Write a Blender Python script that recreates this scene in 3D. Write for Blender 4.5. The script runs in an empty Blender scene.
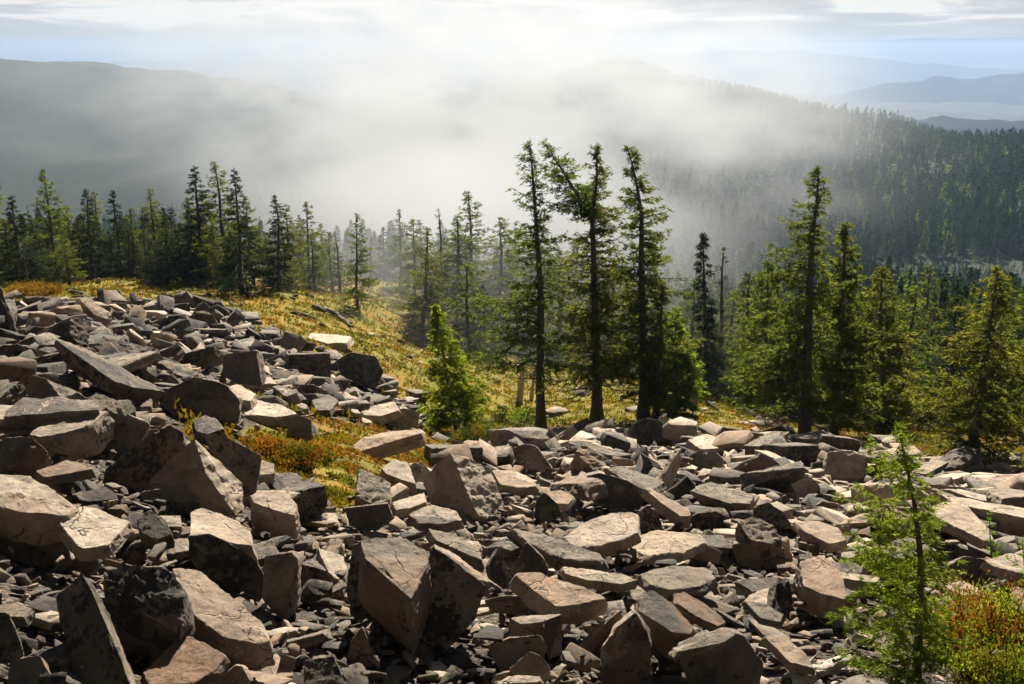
import bpy, bmesh, math, random
import numpy as np
from mathutils import Vector, Matrix, noise as mnoise

R = math.radians
scene = bpy.context.scene
COL = scene.collection

# ------------------------------------------------------------------ camera
F_PX = 995.0
PITCH = R(16.6)
cam_d = bpy.data.cameras.new('camera')
cam_d.sensor_width = 36.0
cam_d.lens = F_PX * 36.0 / 1024.0
cam_d.clip_start = 0.05
cam_d.clip_end = 60000
cam = bpy.data.objects.new('camera', cam_d)
COL.objects.link(cam)
cam.location = (0, 0, 0)
cam.rotation_euler = (R(90) - PITCH, 0, 0)
scene.camera = cam

# ------------------------------------------------------------------ world, sun, exposure
SUN_EL, SUN_AZ = R(40), R(9)          # azimuth measured clockwise from +Y
SUN_DIR = Vector((math.sin(SUN_AZ) * math.cos(SUN_EL), math.cos(SUN_AZ) * math.cos(SUN_EL), math.sin(SUN_EL)))
world = bpy.data.worlds.new('World')
scene.world = world
world.use_nodes = True
nt = world.node_tree
for n in list(nt.nodes):
    nt.nodes.remove(n)


def N(nt, typ, **kw):
    n = nt.nodes.new(typ)
    for k, v in kw.items():
        if k.startswith('i_'):
            key = k[2:]
            n.inputs[int(key) if key.isdigit() else key].default_value = v
        else:
            setattr(n, k, v)
    return n


def ramp(nt, stops, interp='LINEAR'):
    r = nt.nodes.new('ShaderNodeValToRGB')
    r.color_ramp.interpolation = interp
    e = r.color_ramp.elements
    while len(e) < len(stops):
        e.new(0.5)
    for el, (p, c) in zip(e, stops):
        el.position = p
        el.color = (c[0], c[1], c[2], 1) if len(c) == 3 else c
    return r


L = nt.links.new
sky = N(nt, 'ShaderNodeTexSky', sky_type='NISHITA', sun_disc=False, sun_elevation=SUN_EL, sun_rotation=SUN_AZ,
        altitude=1900, air_density=1.0, dust_density=1.5, ozone_density=1.0)
tc = N(nt, 'ShaderNodeTexCoord')
mp = N(nt, 'ShaderNodeMapping')
mp.inputs['Scale'].default_value = (2.6, 2.6, 24)
L(tc.outputs['Generated'], mp.inputs['Vector'])
nz = N(nt, 'ShaderNodeTexNoise', i_Scale=2.2, i_Detail=9.0, i_Roughness=0.62, i_Distortion=0.4)
L(mp.outputs[0], nz.inputs['Vector'])
sep = N(nt, 'ShaderNodeSeparateXYZ')
L(tc.outputs['Generated'], sep.inputs[0])
# a bank of bright cloud tops a degree above the horizon, blue grey stratus below it
bank = N(nt, 'ShaderNodeMapRange', interpolation_type='SMOOTHSTEP', i_1=0.010, i_2=0.026, i_3=-0.07, i_4=0.10)
L(sep.outputs[2], bank.inputs[0])
ad = N(nt, 'ShaderNodeMath', operation='ADD')
L(nz.outputs['Fac'], ad.inputs[0])
L(bank.outputs[0], ad.inputs[1])
cc = ramp(nt, [(0.40, (3.0, 3.1, 3.2)), (0.52, (3.5, 3.55, 3.6)), (0.575, (4.3, 4.3, 4.3)), (0.62, (5.8, 5.65, 5.4))])
L(ad.outputs[0], cc.inputs[0])
mx = N(nt, 'ShaderNodeMix', data_type='RGBA')
mx.inputs[0].default_value = 0.95
L(sky.outputs[0], mx.inputs[6])
L(cc.outputs[0], mx.inputs[7])
# higher up, unseen: dark grey cloud over blue, added to cut sky fill
mp3 = N(nt, 'ShaderNodeMapping')
mp3.inputs['Scale'].default_value = (2.0, 2.0, 4.0)
L(tc.outputs['Generated'], mp3.inputs['Vector'])
nz3 = N(nt, 'ShaderNodeTexNoise', i_Scale=1.6, i_Detail=6.0, i_Roughness=0.6)
L(mp3.outputs[0], nz3.inputs['Vector'])
cv = ramp(nt, [(0.32, (0.35, 0.35, 0.35)), (0.46, (1, 1, 1))])
L(nz3.outputs['Fac'], cv.inputs[0])
mx3 = N(nt, 'ShaderNodeMix', data_type='RGBA')
L(cv.outputs[0], mx3.inputs[0])
L(sky.outputs[0], mx3.inputs[6])
mx3.inputs[7].default_value = (0.50, 0.54, 0.62, 1)
mr = N(nt, 'ShaderNodeMapRange', i_1=0.07, i_2=0.20, i_3=1.0, i_4=0.0)
L(sep.outputs[2], mr.inputs[0])
mx2 = N(nt, 'ShaderNodeMix', data_type='RGBA')
L(mr.outputs[0], mx2.inputs[0])
L(mx3.outputs[2], mx2.inputs[6])
L(mx.outputs[2], mx2.inputs[7])
bg = N(nt, 'ShaderNodeBackground', i_Strength=0.05)
L(mx2.outputs[2], bg.inputs[0])
wo = N(nt, 'ShaderNodeOutputWorld')
L(bg.outputs[0], wo.inputs[0])

sun_d = bpy.data.lights.new('sun', 'SUN')
sun_d.energy = 5.0
sun_d.angle = R(0.6)
sun_d.color = (1.0, 0.89, 0.75)
sun = bpy.data.objects.new('sun', sun_d)
COL.objects.link(sun)
sun.rotation_euler = (-SUN_DIR).to_track_quat('-Z', 'Y').to_euler()

scene.view_settings.view_transform = 'Standard'
scene.view_settings.look = 'None'
scene.view_settings.gamma = 1.0
scene.view_settings.exposure = 1.7
scene.render.engine = 'CYCLES'
cy = scene.cycles
cy.use_denoising = True
cy.max_bounces = 6
cy.diffuse_bounces = 1
cy.glossy_bounces = 2
cy.transmission_bounces = 3
cy.transparent_max_bounces = 8
cy.volume_bounces = 1
cy.volume_step_rate = 1.0
cy.volume_max_steps = 64
cy.use_adaptive_sampling = True
cy.adaptive_threshold = 0.02

# ------------------------------------------------------------------ projection helpers
SP, CP = math.sin(PITCH), math.cos(PITCH)


def ray(px, py):
    dx = (px - 512) / F_PX
    dy = (342 - py) / F_PX
    return Vector((dx, CP + dy * SP, -SP + dy * CP))


def project(P):
    P = np.asarray(P, float)
    f = P[..., 1] * CP - P[..., 2] * SP
    u = P[..., 1] * SP + P[..., 2] * CP
    f = np.where(f < 0.01, 0.01, f)
    return 512 + F_PX * P[..., 0] / f, 342 - F_PX * u / f


# ------------------------------------------------------------------ terrain height
def near_plane(x, y):
    b = np.where(x < 0, 0.27, 0.05)
    return -1.9 - 0.335 * y - b * x * np.where(x < 0, 1 - np.exp(-np.abs(x) / 1.0), 1)


_ctl = []
for r in (2.0, 4.0, 8.0, 14.0, 21.0):
    for a in (-50, -38, -27, -18, -9, 0, 9, 18, 27, 38, 50):
        x, y = r * math.sin(R(a)), r * math.cos(R(a))
        _ctl.append((R(a), math.log(r), -float(near_plane(x, y)) / r))
for px, py, d in [
    (0, 299, 44), (100, 299, 46), (200, 299, 48), (-150, 293, 44), (100, 340, 31), (20, 340, 30), (260, 345, 36), (200, 400, 22.5),
    (60, 286, 56), (200, 283, 62), (100, 292, 85), (0, 300, 90), (100, 318, 140), (100, 270, 400), (0, 230, 700),
    (0, 67, 1900), (100, 67, 1950), (200, 73, 1900), (300, 90, 1700), (420, 110, 1500), (0, 110, 2600), (150, 110, 2700), (300, 110, 2600),
    (540, 430, 33), (600, 419, 35.5), (645, 416, 36), (500, 378, 46), (620, 396, 42), (400, 320, 58), (300, 303, 52),
    (400, 288, 72), (330, 292, 64), (420, 365, 42), (300, 380, 28), (440, 440, 27), (400, 300, 100), (400, 310, 140), (400, 280, 250), (400, 200, 600),
    (560, 374, 52), (560, 372, 70), (560, 350, 110), (600, 310, 200), (600, 240, 350), (600, 140, 700), (620, 70, 950),
    (500, 85, 1100), (620, 110, 1400), (600, 90, 2500), (720, 410, 39), (805, 445, 30), (975, 476, 23.5), (880, 443, 31),
    (1000, 458, 28), (780, 425, 45), (900, 430, 48), (1000, 440, 45), (800, 395, 90), (950, 395, 90), (850, 335, 170),
    (950, 305, 230), (950, 252, 340), (900, 200, 450), (850, 119, 720), (800, 110, 760), (750, 101, 800), (700, 88, 880), (900, 130, 640), (950, 145, 560),
    (1020, 152, 500), (1130, 155, 450), (1020, 200, 400), (1130, 220, 380), (950, 190, 850), (1060, 220, 800), (850, 150, 1100),
    (950, 140, 2000), (700, 120, 2000), (-150, 67, 1900), (-150, 250, 700), (1200, 150, 2500),
    (-200, 85, 5000), (200, 85, 5000), (512, 85, 5000), (800, 100, 5000), (1100, 110, 5000),
    (-200, 60, 20000), (200, 60, 20000), (512, 60, 20000), (800, 60, 20000), (1200, 60, 20000),
]:
    v = ray(px, py)
    h = math.hypot(v.x, v.y)
    az = math.atan2(v.x, v.y)
    _ctl.append((az, math.log(d), -v.z / h))
_ctl = np.array(_ctl)
_CX = np.stack([_ctl[:, 0] * 3.0, _ctl[:, 1]], 1)
_CT = _ctl[:, 2]


def _U(d2):
    return 0.5 * d2 * np.log(np.maximum(d2, 1e-12))


_n = len(_CX)
_d2 = ((_CX[:, None] - _CX[None]) ** 2).sum(-1)
_K = _U(_d2) + np.eye(_n) * 0.004
_P = np.concatenate([np.ones((_n, 1)), _CX], 1)
_A = np.zeros((_n + 3, _n + 3))
_A[:_n, :_n] = _K
_A[:_n, _n:] = _P
_A[_n:, :_n] = _P.T
_W = np.linalg.solve(_A, np.concatenate([_CT, np.zeros(3)]))


def _tps(az, lr):
    out = np.empty(az.shape)
    q = np.stack([az * 3.0, lr], -1)
    for s in range(0, len(q), 20000):
        qq = q[s:s + 20000]
        d2 = ((qq[:, None] - _CX[None]) ** 2).sum(-1)
        out[s:s + 20000] = _U(d2) @ _W[:_n] + _W[_n] + qq @ _W[_n + 1:]
    return out


def snoise(x, y, s, seed=0):
    rg = np.random.RandomState(seed)
    v = 0
    for k in range(5):
        a = rg.rand() * 6.28
        f = (0.6 + 0.9 * rg.rand()) * 6.28 / s
        v = v + np.sin(f * (x * math.cos(a) + y * math.sin(a)) + rg.rand() * 6.28 + 1.3 * np.sin(f * 0.6 * (y * math.cos(a) - x * math.sin(a)) + rg.rand() * 6))
    return v / 3.0


def height(x, y):
    x = np.atleast_1d(np.asarray(x, float)).ravel()
    y = np.atleast_1d(np.asarray(y, float)).ravel()
    r = np.hypot(x, y)
    az = np.arctan2(x, y)
    azc = np.clip(az, -R(48), R(48))
    rr = np.maximum(r, 2.0)
    t = _tps(azc, np.log(rr))
    back = np.clip((np.abs(az) - R(90)) / R(90), 0, 1)
    if back.max() > 0:
        t2 = _tps(-azc, np.log(rr))
        t = t * (1 - back * 0.5) + t2 * back * 0.5
    z = -t * rr
    npz = near_plane(x, y)
    npz = np.where(y < 0, -1.9 - 0.1 * y - 0.05 * x, npz)
    w = np.clip((r - 3) / 5, 0, 1)
    z = npz * (1 - w) + z * w
    z = z + 0.10 * snoise(x, y, 3.5, 1) * np.clip(r / 8, 0, 1) + 0.35 * snoise(x, y, 14, 2) * np.clip((r - 15) / 40, 0, 1)
    z = z + 5.0 * snoise(x, y, 160, 3) * np.clip((r - 150) / 900, 0, 1) + 26 * snoise(x, y, 900, 4) * np.clip((r - 1200) / 2500, 0, 1)
    return z


def H(x, y):
    return float(height([x], [y])[0])


_S = np.exp(np.linspace(math.log(2.2), math.log(1500), 700))


def hit(px, py, lift=0.0):
    v = ray(px, py)
    xs, ys, zs = v.x * _S, v.y * _S, v.z * _S
    g = height(xs, ys) + lift
    below = np.nonzero(zs < g)[0]
    if len(below) == 0:
        return None
    i = below[0]
    if i == 0:
        return v * float(_S[0])
    a, b = zs[i - 1] - g[i - 1], g[i] - zs[i]
    s = _S[i - 1] + (_S[i] - _S[i - 1]) * a / (a + b + 1e-9)
    return v * float(s)


def in_poly(px, py, poly):
    px, py = np.asarray(px, float), np.asarray(py, float)
    ins = np.zeros(px.shape, bool)
    n = len(poly)
    j = n - 1
    for i in range(n):
        xi, yi = poly[i]
        xj, yj = poly[j]
        c = ((yi > py) != (yj > py)) & (px < (xj - xi) * (py - yi) / ((yj - yi) + 1e-12) + xi)
        ins ^= c
        j = i
    return ins


# the scree: where stones lie rather than turf (in ground bearings as seen from the path)
SCREE = [(-900, 309), (0, 309), (120, 307), (200, 307), (228, 314), (262, 332), (310, 356), (380, 384), (412, 408), (430, 425), (330, 421), (250, 430),
         (232, 448), (256, 500), (318, 516), (372, 498), (430, 486), (452, 462), (520, 450), (610, 444), (700, 442), (790, 448),
         (900, 460), (1024, 482), (1900, 540), (1900, 3000), (-900, 3000)]

# ------------------------------------------------------------------ materials
def mat(name):
    m = bpy.data.materials.new(name)
    m.use_nodes = True
    t = m.node_tree
    b = t.nodes['Principled BSDF']
    return m, t, b


def mix(t, fac, a, b):
    n = N(t, 'ShaderNodeMix', data_type='RGBA')
    for sock, v in ((0, fac), (6, a), (7, b)):
        if isinstance(v, bpy.types.NodeSocket):
            t.links.new(v, n.inputs[sock])
        elif sock == 0:
            n.inputs[0].default_value = v
        else:
            n.inputs[sock].default_value = (*v, 1)
    return n.outputs[2]


def noise_n(t, vec, scale, detail=5, rough=0.6, out='Fac'):
    n = N(t, 'ShaderNodeTexNoise', i_Scale=scale, i_Detail=detail, i_Roughness=rough)
    if vec is not None:
        t.links.new(vec, n.inputs['Vector'])
    return n.outputs[out]


def rock_material(name, light=1.0, lichen=0.35, warm=0.0):
    m, t, b = mat(name)
    g = N(t, 'ShaderNodeNewGeometry')
    oi = N(t, 'ShaderNodeObjectInfo')
    tcn = N(t, 'ShaderNodeTexCoord')
    add = N(t, 'ShaderNodeVectorMath', operation='MULTIPLY_ADD')
    t.links.new(oi.outputs['Random'], add.inputs[0])
    add.inputs[1].default_value = (37, 51, 23)
    t.links.new(tcn.outputs['Object'], add.inputs[2])
    v = add.outputs[0]
    rn = N(t, 'ShaderNodeMath', operation='ADD')
    t.links.new(oi.outputs['Random'], rn.inputs[0])
    t.links.new(g.outputs['Random Per Island'], rn.inputs[1])
    fr = N(t, 'ShaderNodeMath', operation='FRACT')
    t.links.new(rn.outputs[0], fr.inputs[0])
    tone = ramp(t, [(0.0, (0.066, 0.062, 0.056)), (0.22, (0.141, 0.120, 0.099)), (0.42, (0.229, 0.195, 0.155)), (0.58, (0.097, 0.088, 0.076)), (0.74, (0.264, 0.227, 0.180)), (0.87, (0.202, 0.146, 0.102)), (1.0, (0.317, 0.275, 0.220))])
    pick = N(t, 'ShaderNodeMapRange', i_3=0.70 if light > 1.0 else 0.0, i_4=1.0)
    t.links.new(fr.outputs[0], pick.inputs[0])
    t.links.new(pick.outputs[0], tone.inputs[0])
    base = tone.outputs[0]
    n1 = noise_n(t, v, 4.0, 12, 0.78)
    r1 = ramp(t, [(0.34, (0.40, 0.40, 0.40)), (0.46, (0.88, 0.87, 0.85)), (0.64, (1.35, 1.31, 1.24))])
    t.links.new(n1, r1.inputs[0])
    mul = N(t, 'ShaderNodeMix', data_type='RGBA', blend_type='MULTIPLY')
    mul.inputs[0].default_value = 1.0
    t.links.new(base, mul.inputs[6])
    t.links.new(r1.outputs[0], mul.inputs[7])
    c = mul.outputs[2]
    # rusty patches
    n4 = noise_n(t, v, 1.7, 6, 0.65)
    r4 = ramp(t, [(0.60 - warm, (0, 0, 0)), (0.70 - warm, (0.6, 0.6, 0.6))])
    t.links.new(n4, r4.inputs[0])
    c = mix(t, r4.outputs[0], c, (0.23, 0.135, 0.070))
    # crusts: a patchy mask broken into round thalli
    vo = N(t, 'ShaderNodeTexVoronoi', i_Scale=26.0)
    vo.inputs['Randomness'].default_value = 1.0
    t.links.new(v, vo.inputs['Vector'])
    n2 = noise_n(t, v, 3.2, 10, 0.80)
    sm = N(t, 'ShaderNodeMath', operation='MULTIPLY_ADD', i_1=-0.16)
    t.links.new(vo.outputs['Distance'], sm.inputs[0])
    t.links.new(n2, sm.inputs[2])
    r2 = ramp(t, [(0.58 - 0.22 * lichen, (0, 0, 0)), (0.60 - 0.22 * lichen, (0.88, 0.88, 0.88))])
    t.links.new(sm.outputs[0], r2.inputs[0])
    c = mix(t, r2.outputs[0], c, (0.028, 0.027, 0.025))
    vo2 = N(t, 'ShaderNodeTexVoronoi', i_Scale=15.0)
    t.links.new(v, vo2.inputs['Vector'])
    n3 = noise_n(t, v, 2.3, 8, 0.75)
    sm2 = N(t, 'ShaderNodeMath', operation='MULTIPLY_ADD', i_1=-0.22)
    t.links.new(vo2.outputs['Distance'], sm2.inputs[0])
    t.links.new(n3, sm2.inputs[2])
    r3 = ramp(t, [(0.58 - 0.17 * lichen, (0, 0, 0)), (0.61 - 0.17 * lichen, (0.7, 0.7, 0.7))])
    t.links.new(sm2.outputs[0], r3.inputs[0])
    c = mix(t, r3.outputs[0], c, (0.15, 0.155, 0.075))
    # hairline fractures
    dn = N(t, 'ShaderNodeTexNoise', i_Scale=3.0, i_Detail=4.0)
    t.links.new(v, dn.inputs['Vector'])
    dm = N(t, 'ShaderNodeVectorMath', operation='MULTIPLY_ADD')
    t.links.new(dn.outputs['Color'], dm.inputs[0])
    dm.inputs[1].default_value = (.5, .5, .5)
    t.links.new(v, dm.inputs[2])
    mpc = N(t, 'ShaderNodeMapping')
    mpc.inputs['Scale'].default_value = (1.0, 1.3, 3.2)
    mpc.inputs['Rotation'].default_value = (.25, .1, .4)
    t.links.new(dm.outputs[0], mpc.inputs[0])
    vc = N(t, 'ShaderNodeTexVoronoi', feature='DISTANCE_TO_EDGE', i_Scale=1.5)
    t.links.new(mpc.outputs[0], vc.inputs['Vector'])
    rc = ramp(t, [(0.0, (1, 1, 1)), (0.014, (0, 0, 0))])
    t.links.new(vc.outputs['Distance'], rc.inputs[0])
    cmn = noise_n(t, v, 1.3, 3, 0.5)
    cmr = ramp(t, [(0.46, (0, 0, 0)), (0.58, (1, 1, 1))])
    t.links.new(cmn, cmr.inputs[0])
    cmm = N(t, 'ShaderNodeMath', operation='MULTIPLY')
    t.links.new(rc.outputs[0], cmm.inputs[0])
    t.links.new(cmr.outputs[0], cmm.inputs[1])
    crack = cmm.outputs[0]
    c = mix(t, crack, c, (0.04, 0.035, 0.03))
    if light != 1.0:
        hs = N(t, 'ShaderNodeHueSaturation', i_Value=light)
        t.links.new(c, hs.inputs['Color'])
        c = hs.outputs[0]
    t.links.new(c, b.inputs['Base Color'])
    b.inputs['Roughness'].default_value = 0.82
    b.inputs['Specular IOR Level'].default_value = 0.35
    n5 = noise_n(t, v, 9.0, 14, 0.82)
    hb = N(t, 'ShaderNodeMath', operation='MULTIPLY_ADD', i_1=-0.35)
    t.links.new(crack, hb.inputs[0])
    t.links.new(n5, hb.inputs[2])
    bp = N(t, 'ShaderNodeBump', i_Strength=0.85, i_Distance=0.06)
    t.links.new(hb.outputs[0], bp.inputs['Height'])
    t.links.new(bp.outputs[0], b.inputs['Normal'])
    return m


M_ROCK = rock_material('grey_brown_talus_rock')
M_ROCKL = rock_material('lichen_crusted_rock', 0.8, 0.75)
M_ROCKP = rock_material('pale_clean_rock', 1.35, 0.02)
M_ROCKD = rock_material('dark_rock', 0.6, 0.6, 0.06)  # darker base, picked more often at the upper left and among small stones
M_ROCKW = rock_material('rust_stained_rock', 0.95, 0.15, 0.12)


def foliage_material(name, dark, lite, trans, tmix=0.5):
    m, t, b = mat(name)
    g = N(t, 'ShaderNodeNewGeometry')
    oi = N(t, 'ShaderNodeObjectInfo')
    nz_ = noise_n(t, g.outputs['Position'], 0.9, 3, 0.6)
    rp = ramp(t, [(0.35, dark), (0.65, lite)])
    t.links.new(nz_, rp.inputs[0])
    hs = N(t, 'ShaderNodeHueSaturation')
    mr_ = N(t, 'ShaderNodeMapRange', i_3=0.475, i_4=0.52)
    t.links.new(oi.outputs['Random'], mr_.inputs[0])
    t.links.new(mr_.outputs[0], hs.inputs['Hue'])
    mr2 = N(t, 'ShaderNodeMapRange', i_3=0.7, i_4=1.25)
    t.links.new(g.outputs['Random Per Island'], mr2.inputs[0])
    t.links.new(mr2.outputs[0], hs.inputs['Value'])
    t.links.new(rp.outputs[0], hs.inputs['Color'])
    d = N(t, 'ShaderNodeBsdfDiffuse')
    t.links.new(hs.outputs[0], d.inputs[0])
    tr = N(t, 'ShaderNodeBsdfTranslucent')
    mlt = N(t, 'ShaderNodeMix', data_type='RGBA', blend_type='MULTIPLY')
    mlt.inputs[0].default_value = 1
    t.links.new(hs.outputs[0], mlt.inputs[6])
    mlt.inputs[7].default_value = (*trans, 1)
    t.links.new(mlt.outputs[2], tr.inputs[0])
    ms = N(t, 'ShaderNodeMixShader', i_0=tmix)
    t.links.new(d.outputs[0], ms.inputs[1])
    t.links.new(tr.outputs[0], ms.inputs[2])
    t.links.new(ms.outputs[0], t.nodes['Material Output'].inputs[0])
    t.nodes.remove(b)
    return m


M_LARCH = foliage_material('larch_needles', (0.033, 0.053, 0.014), (0.070, 0.087, 0.019), (2.9, 2.7, 1.1))
M_FIR = foliage_material('fir_needles', (0.014, 0.027, 0.014), (0.031, 0.045, 0.019), (1.6, 1.6, 1.0), 0.35)
M_YOUNG = foliage_material('young_larch_needles', (0.055, 0.095, 0.018), (0.115, 0.155, 0.026), (2.6, 2.5, 0.8))
M_FAR = foliage_material('distant_conifer_needles', (0.014, 0.028, 0.020), (0.028, 0.048, 0.027), (1.3, 1.5, 1.0), 0.3)
M_DEAD = foliage_material('brown_dead_twigs', (0.08, 0.06, 0.045), (0.13, 0.10, 0.075), (1, 1, 1), 0.15)


def bark_material(name, a, b_):
    m, t, b = mat(name)
    tcn = N(t, 'ShaderNodeTexCoord')
    mpn = N(t, 'ShaderNodeMapping')
    mpn.inputs['Scale'].default_value = (9, 9, 1.6)
    t.links.new(tcn.outputs['Object'], mpn.inputs[0])
    n = noise_n(t, mpn.outputs[0], 3.0, 6, 0.7)
    rp = ramp(t, [(0.3, a), (0.7, b_)])
    t.links.new(n, rp.inputs[0])
    t.links.new(rp.outputs[0], b.inputs['Base Color'])
    b.inputs['Roughness'].default_value = 0.9
    bp = N(t, 'ShaderNodeBump', i_Strength=0.8, i_Distance=0.04)
    t.links.new(n, bp.inputs['Height'])
    t.links.new(bp.outputs[0], b.inputs['Normal'])
    return m


M_BARK = bark_material('grey_brown_bark', (0.030, 0.024, 0.020), (0.095, 0.080, 0.066))
M_SNAG = bark_material('weathered_grey_wood', (0.22, 0.19, 0.165), (0.50, 0.45, 0.40))


def ground_material():
    m, t, b = mat('turf_and_soil')
    g = N(t, 'ShaderNodeNewGeometry')
    P = g.outputs['Position']
    at = N(t, 'ShaderNodeAttribute', attribute_name='turf')
    n1 = noise_n(t, P, 0.35, 6, 0.7)
    n2 = noise_n(t, P, 3.5, 6, 0.75)
    n3 = noise_n(t, P, 0.12, 4, 0.6)
    turf = ramp(t, [(0.30, (0.045, 0.050, 0.012)), (0.42, (0.105, 0.105, 0.016)), (0.52, (0.18, 0.150, 0.018)), (0.62, (0.21, 0.125, 0.018)), (0.74, (0.13, 0.060, 0.014))])
    ad = N(t, 'ShaderNodeMath', operation='MULTIPLY_ADD')
    t.links.new(n2, ad.inputs[0])
    ad.inputs[1].default_value = 0.45
    t.links.new(n1, ad.inputs[2])
    sb = N(t, 'ShaderNodeMath', operation='SUBTRACT', i_1=0.22)
    t.links.new(ad.outputs[0], sb.inputs[0])
    t.links.new(sb.outputs[0], turf.inputs[0])
    gv = N(t, 'ShaderNodeTexVoronoi', i_Scale=34.0)
    t.links.new(P, gv.inputs['Vector'])
    gs = N(t, 'ShaderNodeSeparateColor')
    t.links.new(gv.outputs['Color'], gs.inputs[0])
    soil = ramp(t, [(0.0, (0.018, 0.014, 0.011)), (0.5, (0.045, 0.036, 0.028)), (0.85, (0.09, 0.075, 0.06)), (1.0, (0.19, 0.16, 0.13))])
    t.links.new(gs.outputs[0], soil.inputs[0])
    forest = ramp(t, [(0.35, (0.008, 0.015, 0.010)), (0.70, (0.016, 0.025, 0.014)), (0.86, (0.045, 0.042, 0.032))])
    t.links.new(n3, forest.inputs[0])
    sx = N(t, 'ShaderNodeSeparateColor')
    t.links.new(at.outputs['Color'], sx.inputs[0])
    c = mix(t, sx.outputs[0], soil.outputs[0], turf.outputs[0])
    c = mix(t, sx.outputs[1], c, forest.outputs[0])
    t.links.new(c, b.inputs['Base Color'])
    b.inputs['Roughness'].default_value = 0.95
    b.inputs['Specular IOR Level'].default_value = 0.15
    gh = N(t, 'ShaderNodeMath', operation='MULTIPLY_ADD', i_1=-0.35)
    t.links.new(gv.outputs['Distance'], gh.inputs[0])
    t.links.new(n2, gh.inputs[2])
    bp = N(t, 'ShaderNodeBump', i_Strength=0.9, i_Distance=0.10)
    t.links.new(gh.outputs[0], bp.inputs['Height'])
    t.links.new(bp.outputs[0], b.inputs['Normal'])
    return m


M_GROUND = ground_material()


def hill_material(name, a, b_):
    m, t, b = mat(name)
    g = N(t, 'ShaderNodeNewGeometry')
    n = noise_n(t, g.outputs['Position'], 0.012, 9, 0.72)
    rp = ramp(t, [(0.38, a), (0.62, b_)])
    t.links.new(n, rp.inputs[0])
    t.links.new(rp.outputs[0], b.inputs['Base Color'])
    b.inputs['Roughness'].default_value = 1.0
    b.inputs['Specular IOR Level'].default_value = 0.0
    return m


M_HILL = hill_material('forested_hill_cover', (0.012, 0.020, 0.020), (0.024, 0.032, 0.028))


# ------------------------------------------------------------------ mesh helpers
def mesh_from(name, V, faces_list, mats, mat_idx=None, smooth=False):
    """V: (n,3) array; faces_list: list of (m,k) int arrays (k fixed per array)."""
    me = bpy.data.meshes.new(name)
    V = np.asarray(V, np.float32)
    me.vertices.add(len(V))
    me.vertices.foreach_set('co', V.ravel())
    nl = sum(f.size for f in faces_list)
    nf = sum(len(f) for f in faces_list)
    me.loops.add(nl)
    me.polygons.add(nf)
    li = np.concatenate([f.ravel() for f in faces_list]).astype(np.int32)
    me.loops.foreach_set('vertex_index', li)
    tot = np.concatenate([np.full(len(f), f.shape[1], np.int32) for f in faces_list])
    st = np.concatenate([[0], np.cumsum(tot)[:-1]]).astype(np.int32)
    me.polygons.foreach_set('loop_start', st)
    me.polygons.foreach_set('loop_total', tot)
    for m_ in mats:
        me.materials.append(m_)
    if mat_idx is not None:
        me.polygons.foreach_set('material_index', np.asarray(mat_idx, np.int32))
    if smooth:
        me.polygons.foreach_set('use_smooth', np.ones(nf, bool))
    me.update(calc_edges=True)
    return me


def add_obj(name, me, parent=None, loc=None, **props):
    o = bpy.data.objects.new(name, me)
    COL.objects.link(o)
    if parent is not None:
        o.parent = parent
    if loc is not None:
        o.location = loc
    for k, v in props.items():
        if v:
            o[k] = v
    return o


# ------------------------------------------------------------------ ground sheet
def build_ground():
    azs = np.concatenate([np.linspace(-180, -62, 40)[:-1], np.linspace(-62, -34, 40)[:-1], np.linspace(-34, 34, 340)[:-1], np.linspace(34, 62, 40)[:-1], np.linspace(62, 180, 40)])
    azs = np.radians(azs)[:-1]
    rs = np.exp(np.linspace(math.log(0.6), math.log(30000), 380))
    A, Rr = np.meshgrid(azs, rs)
    x, y = (Rr * np.sin(A)).ravel(), (Rr * np.cos(A)).ravel()
    z = height(x, y)
    V = np.stack([x, y, z], 1)
    V = np.concatenate([V, [[0, 0, H(0, 0.01)]]])
    na, nr = len(azs), len(rs)
    i, j = np.meshgrid(np.arange(nr - 1), np.arange(na), indexing='ij')
    j2 = (j + 1) % na
    q = np.stack([i * na + j, (i + 1) * na + j, (i + 1) * na + j2, i * na + j2], -1).reshape(-1, 4)[:, ::-1]
    jj = np.arange(na)
    c = np.stack([np.full(na, nr * na), jj, (jj + 1) % na], 1)[:, ::-1]
    me = mesh_from('ground', V, [q, c], [M_GROUND], smooth=True)
    px, py = project(V)
    r = np.hypot(V[:, 0], V[:, 1])
    edge = snoise(V[:, 0], V[:, 1], 2.2, 9) * 5
    turf = np.where(in_poly(px, py + edge, SCREE) | (V[:, 1] < 1), 0.0, 1.0)
    turf = np.where(r > 120, 1, turf)
    far = np.clip((r - 70) / 60, 0, 1)
    col = np.zeros((len(V), 4), np.float32)
    col[:, 0] = turf
    col[:, 1] = far
    col[:, 3] = 1
    ca = me.color_attributes.new('turf', 'FLOAT_COLOR', 'POINT')
    ca.data.foreach_set('color', col.ravel())
    add_obj('ground', me, kind='structure')


build_ground()


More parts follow.
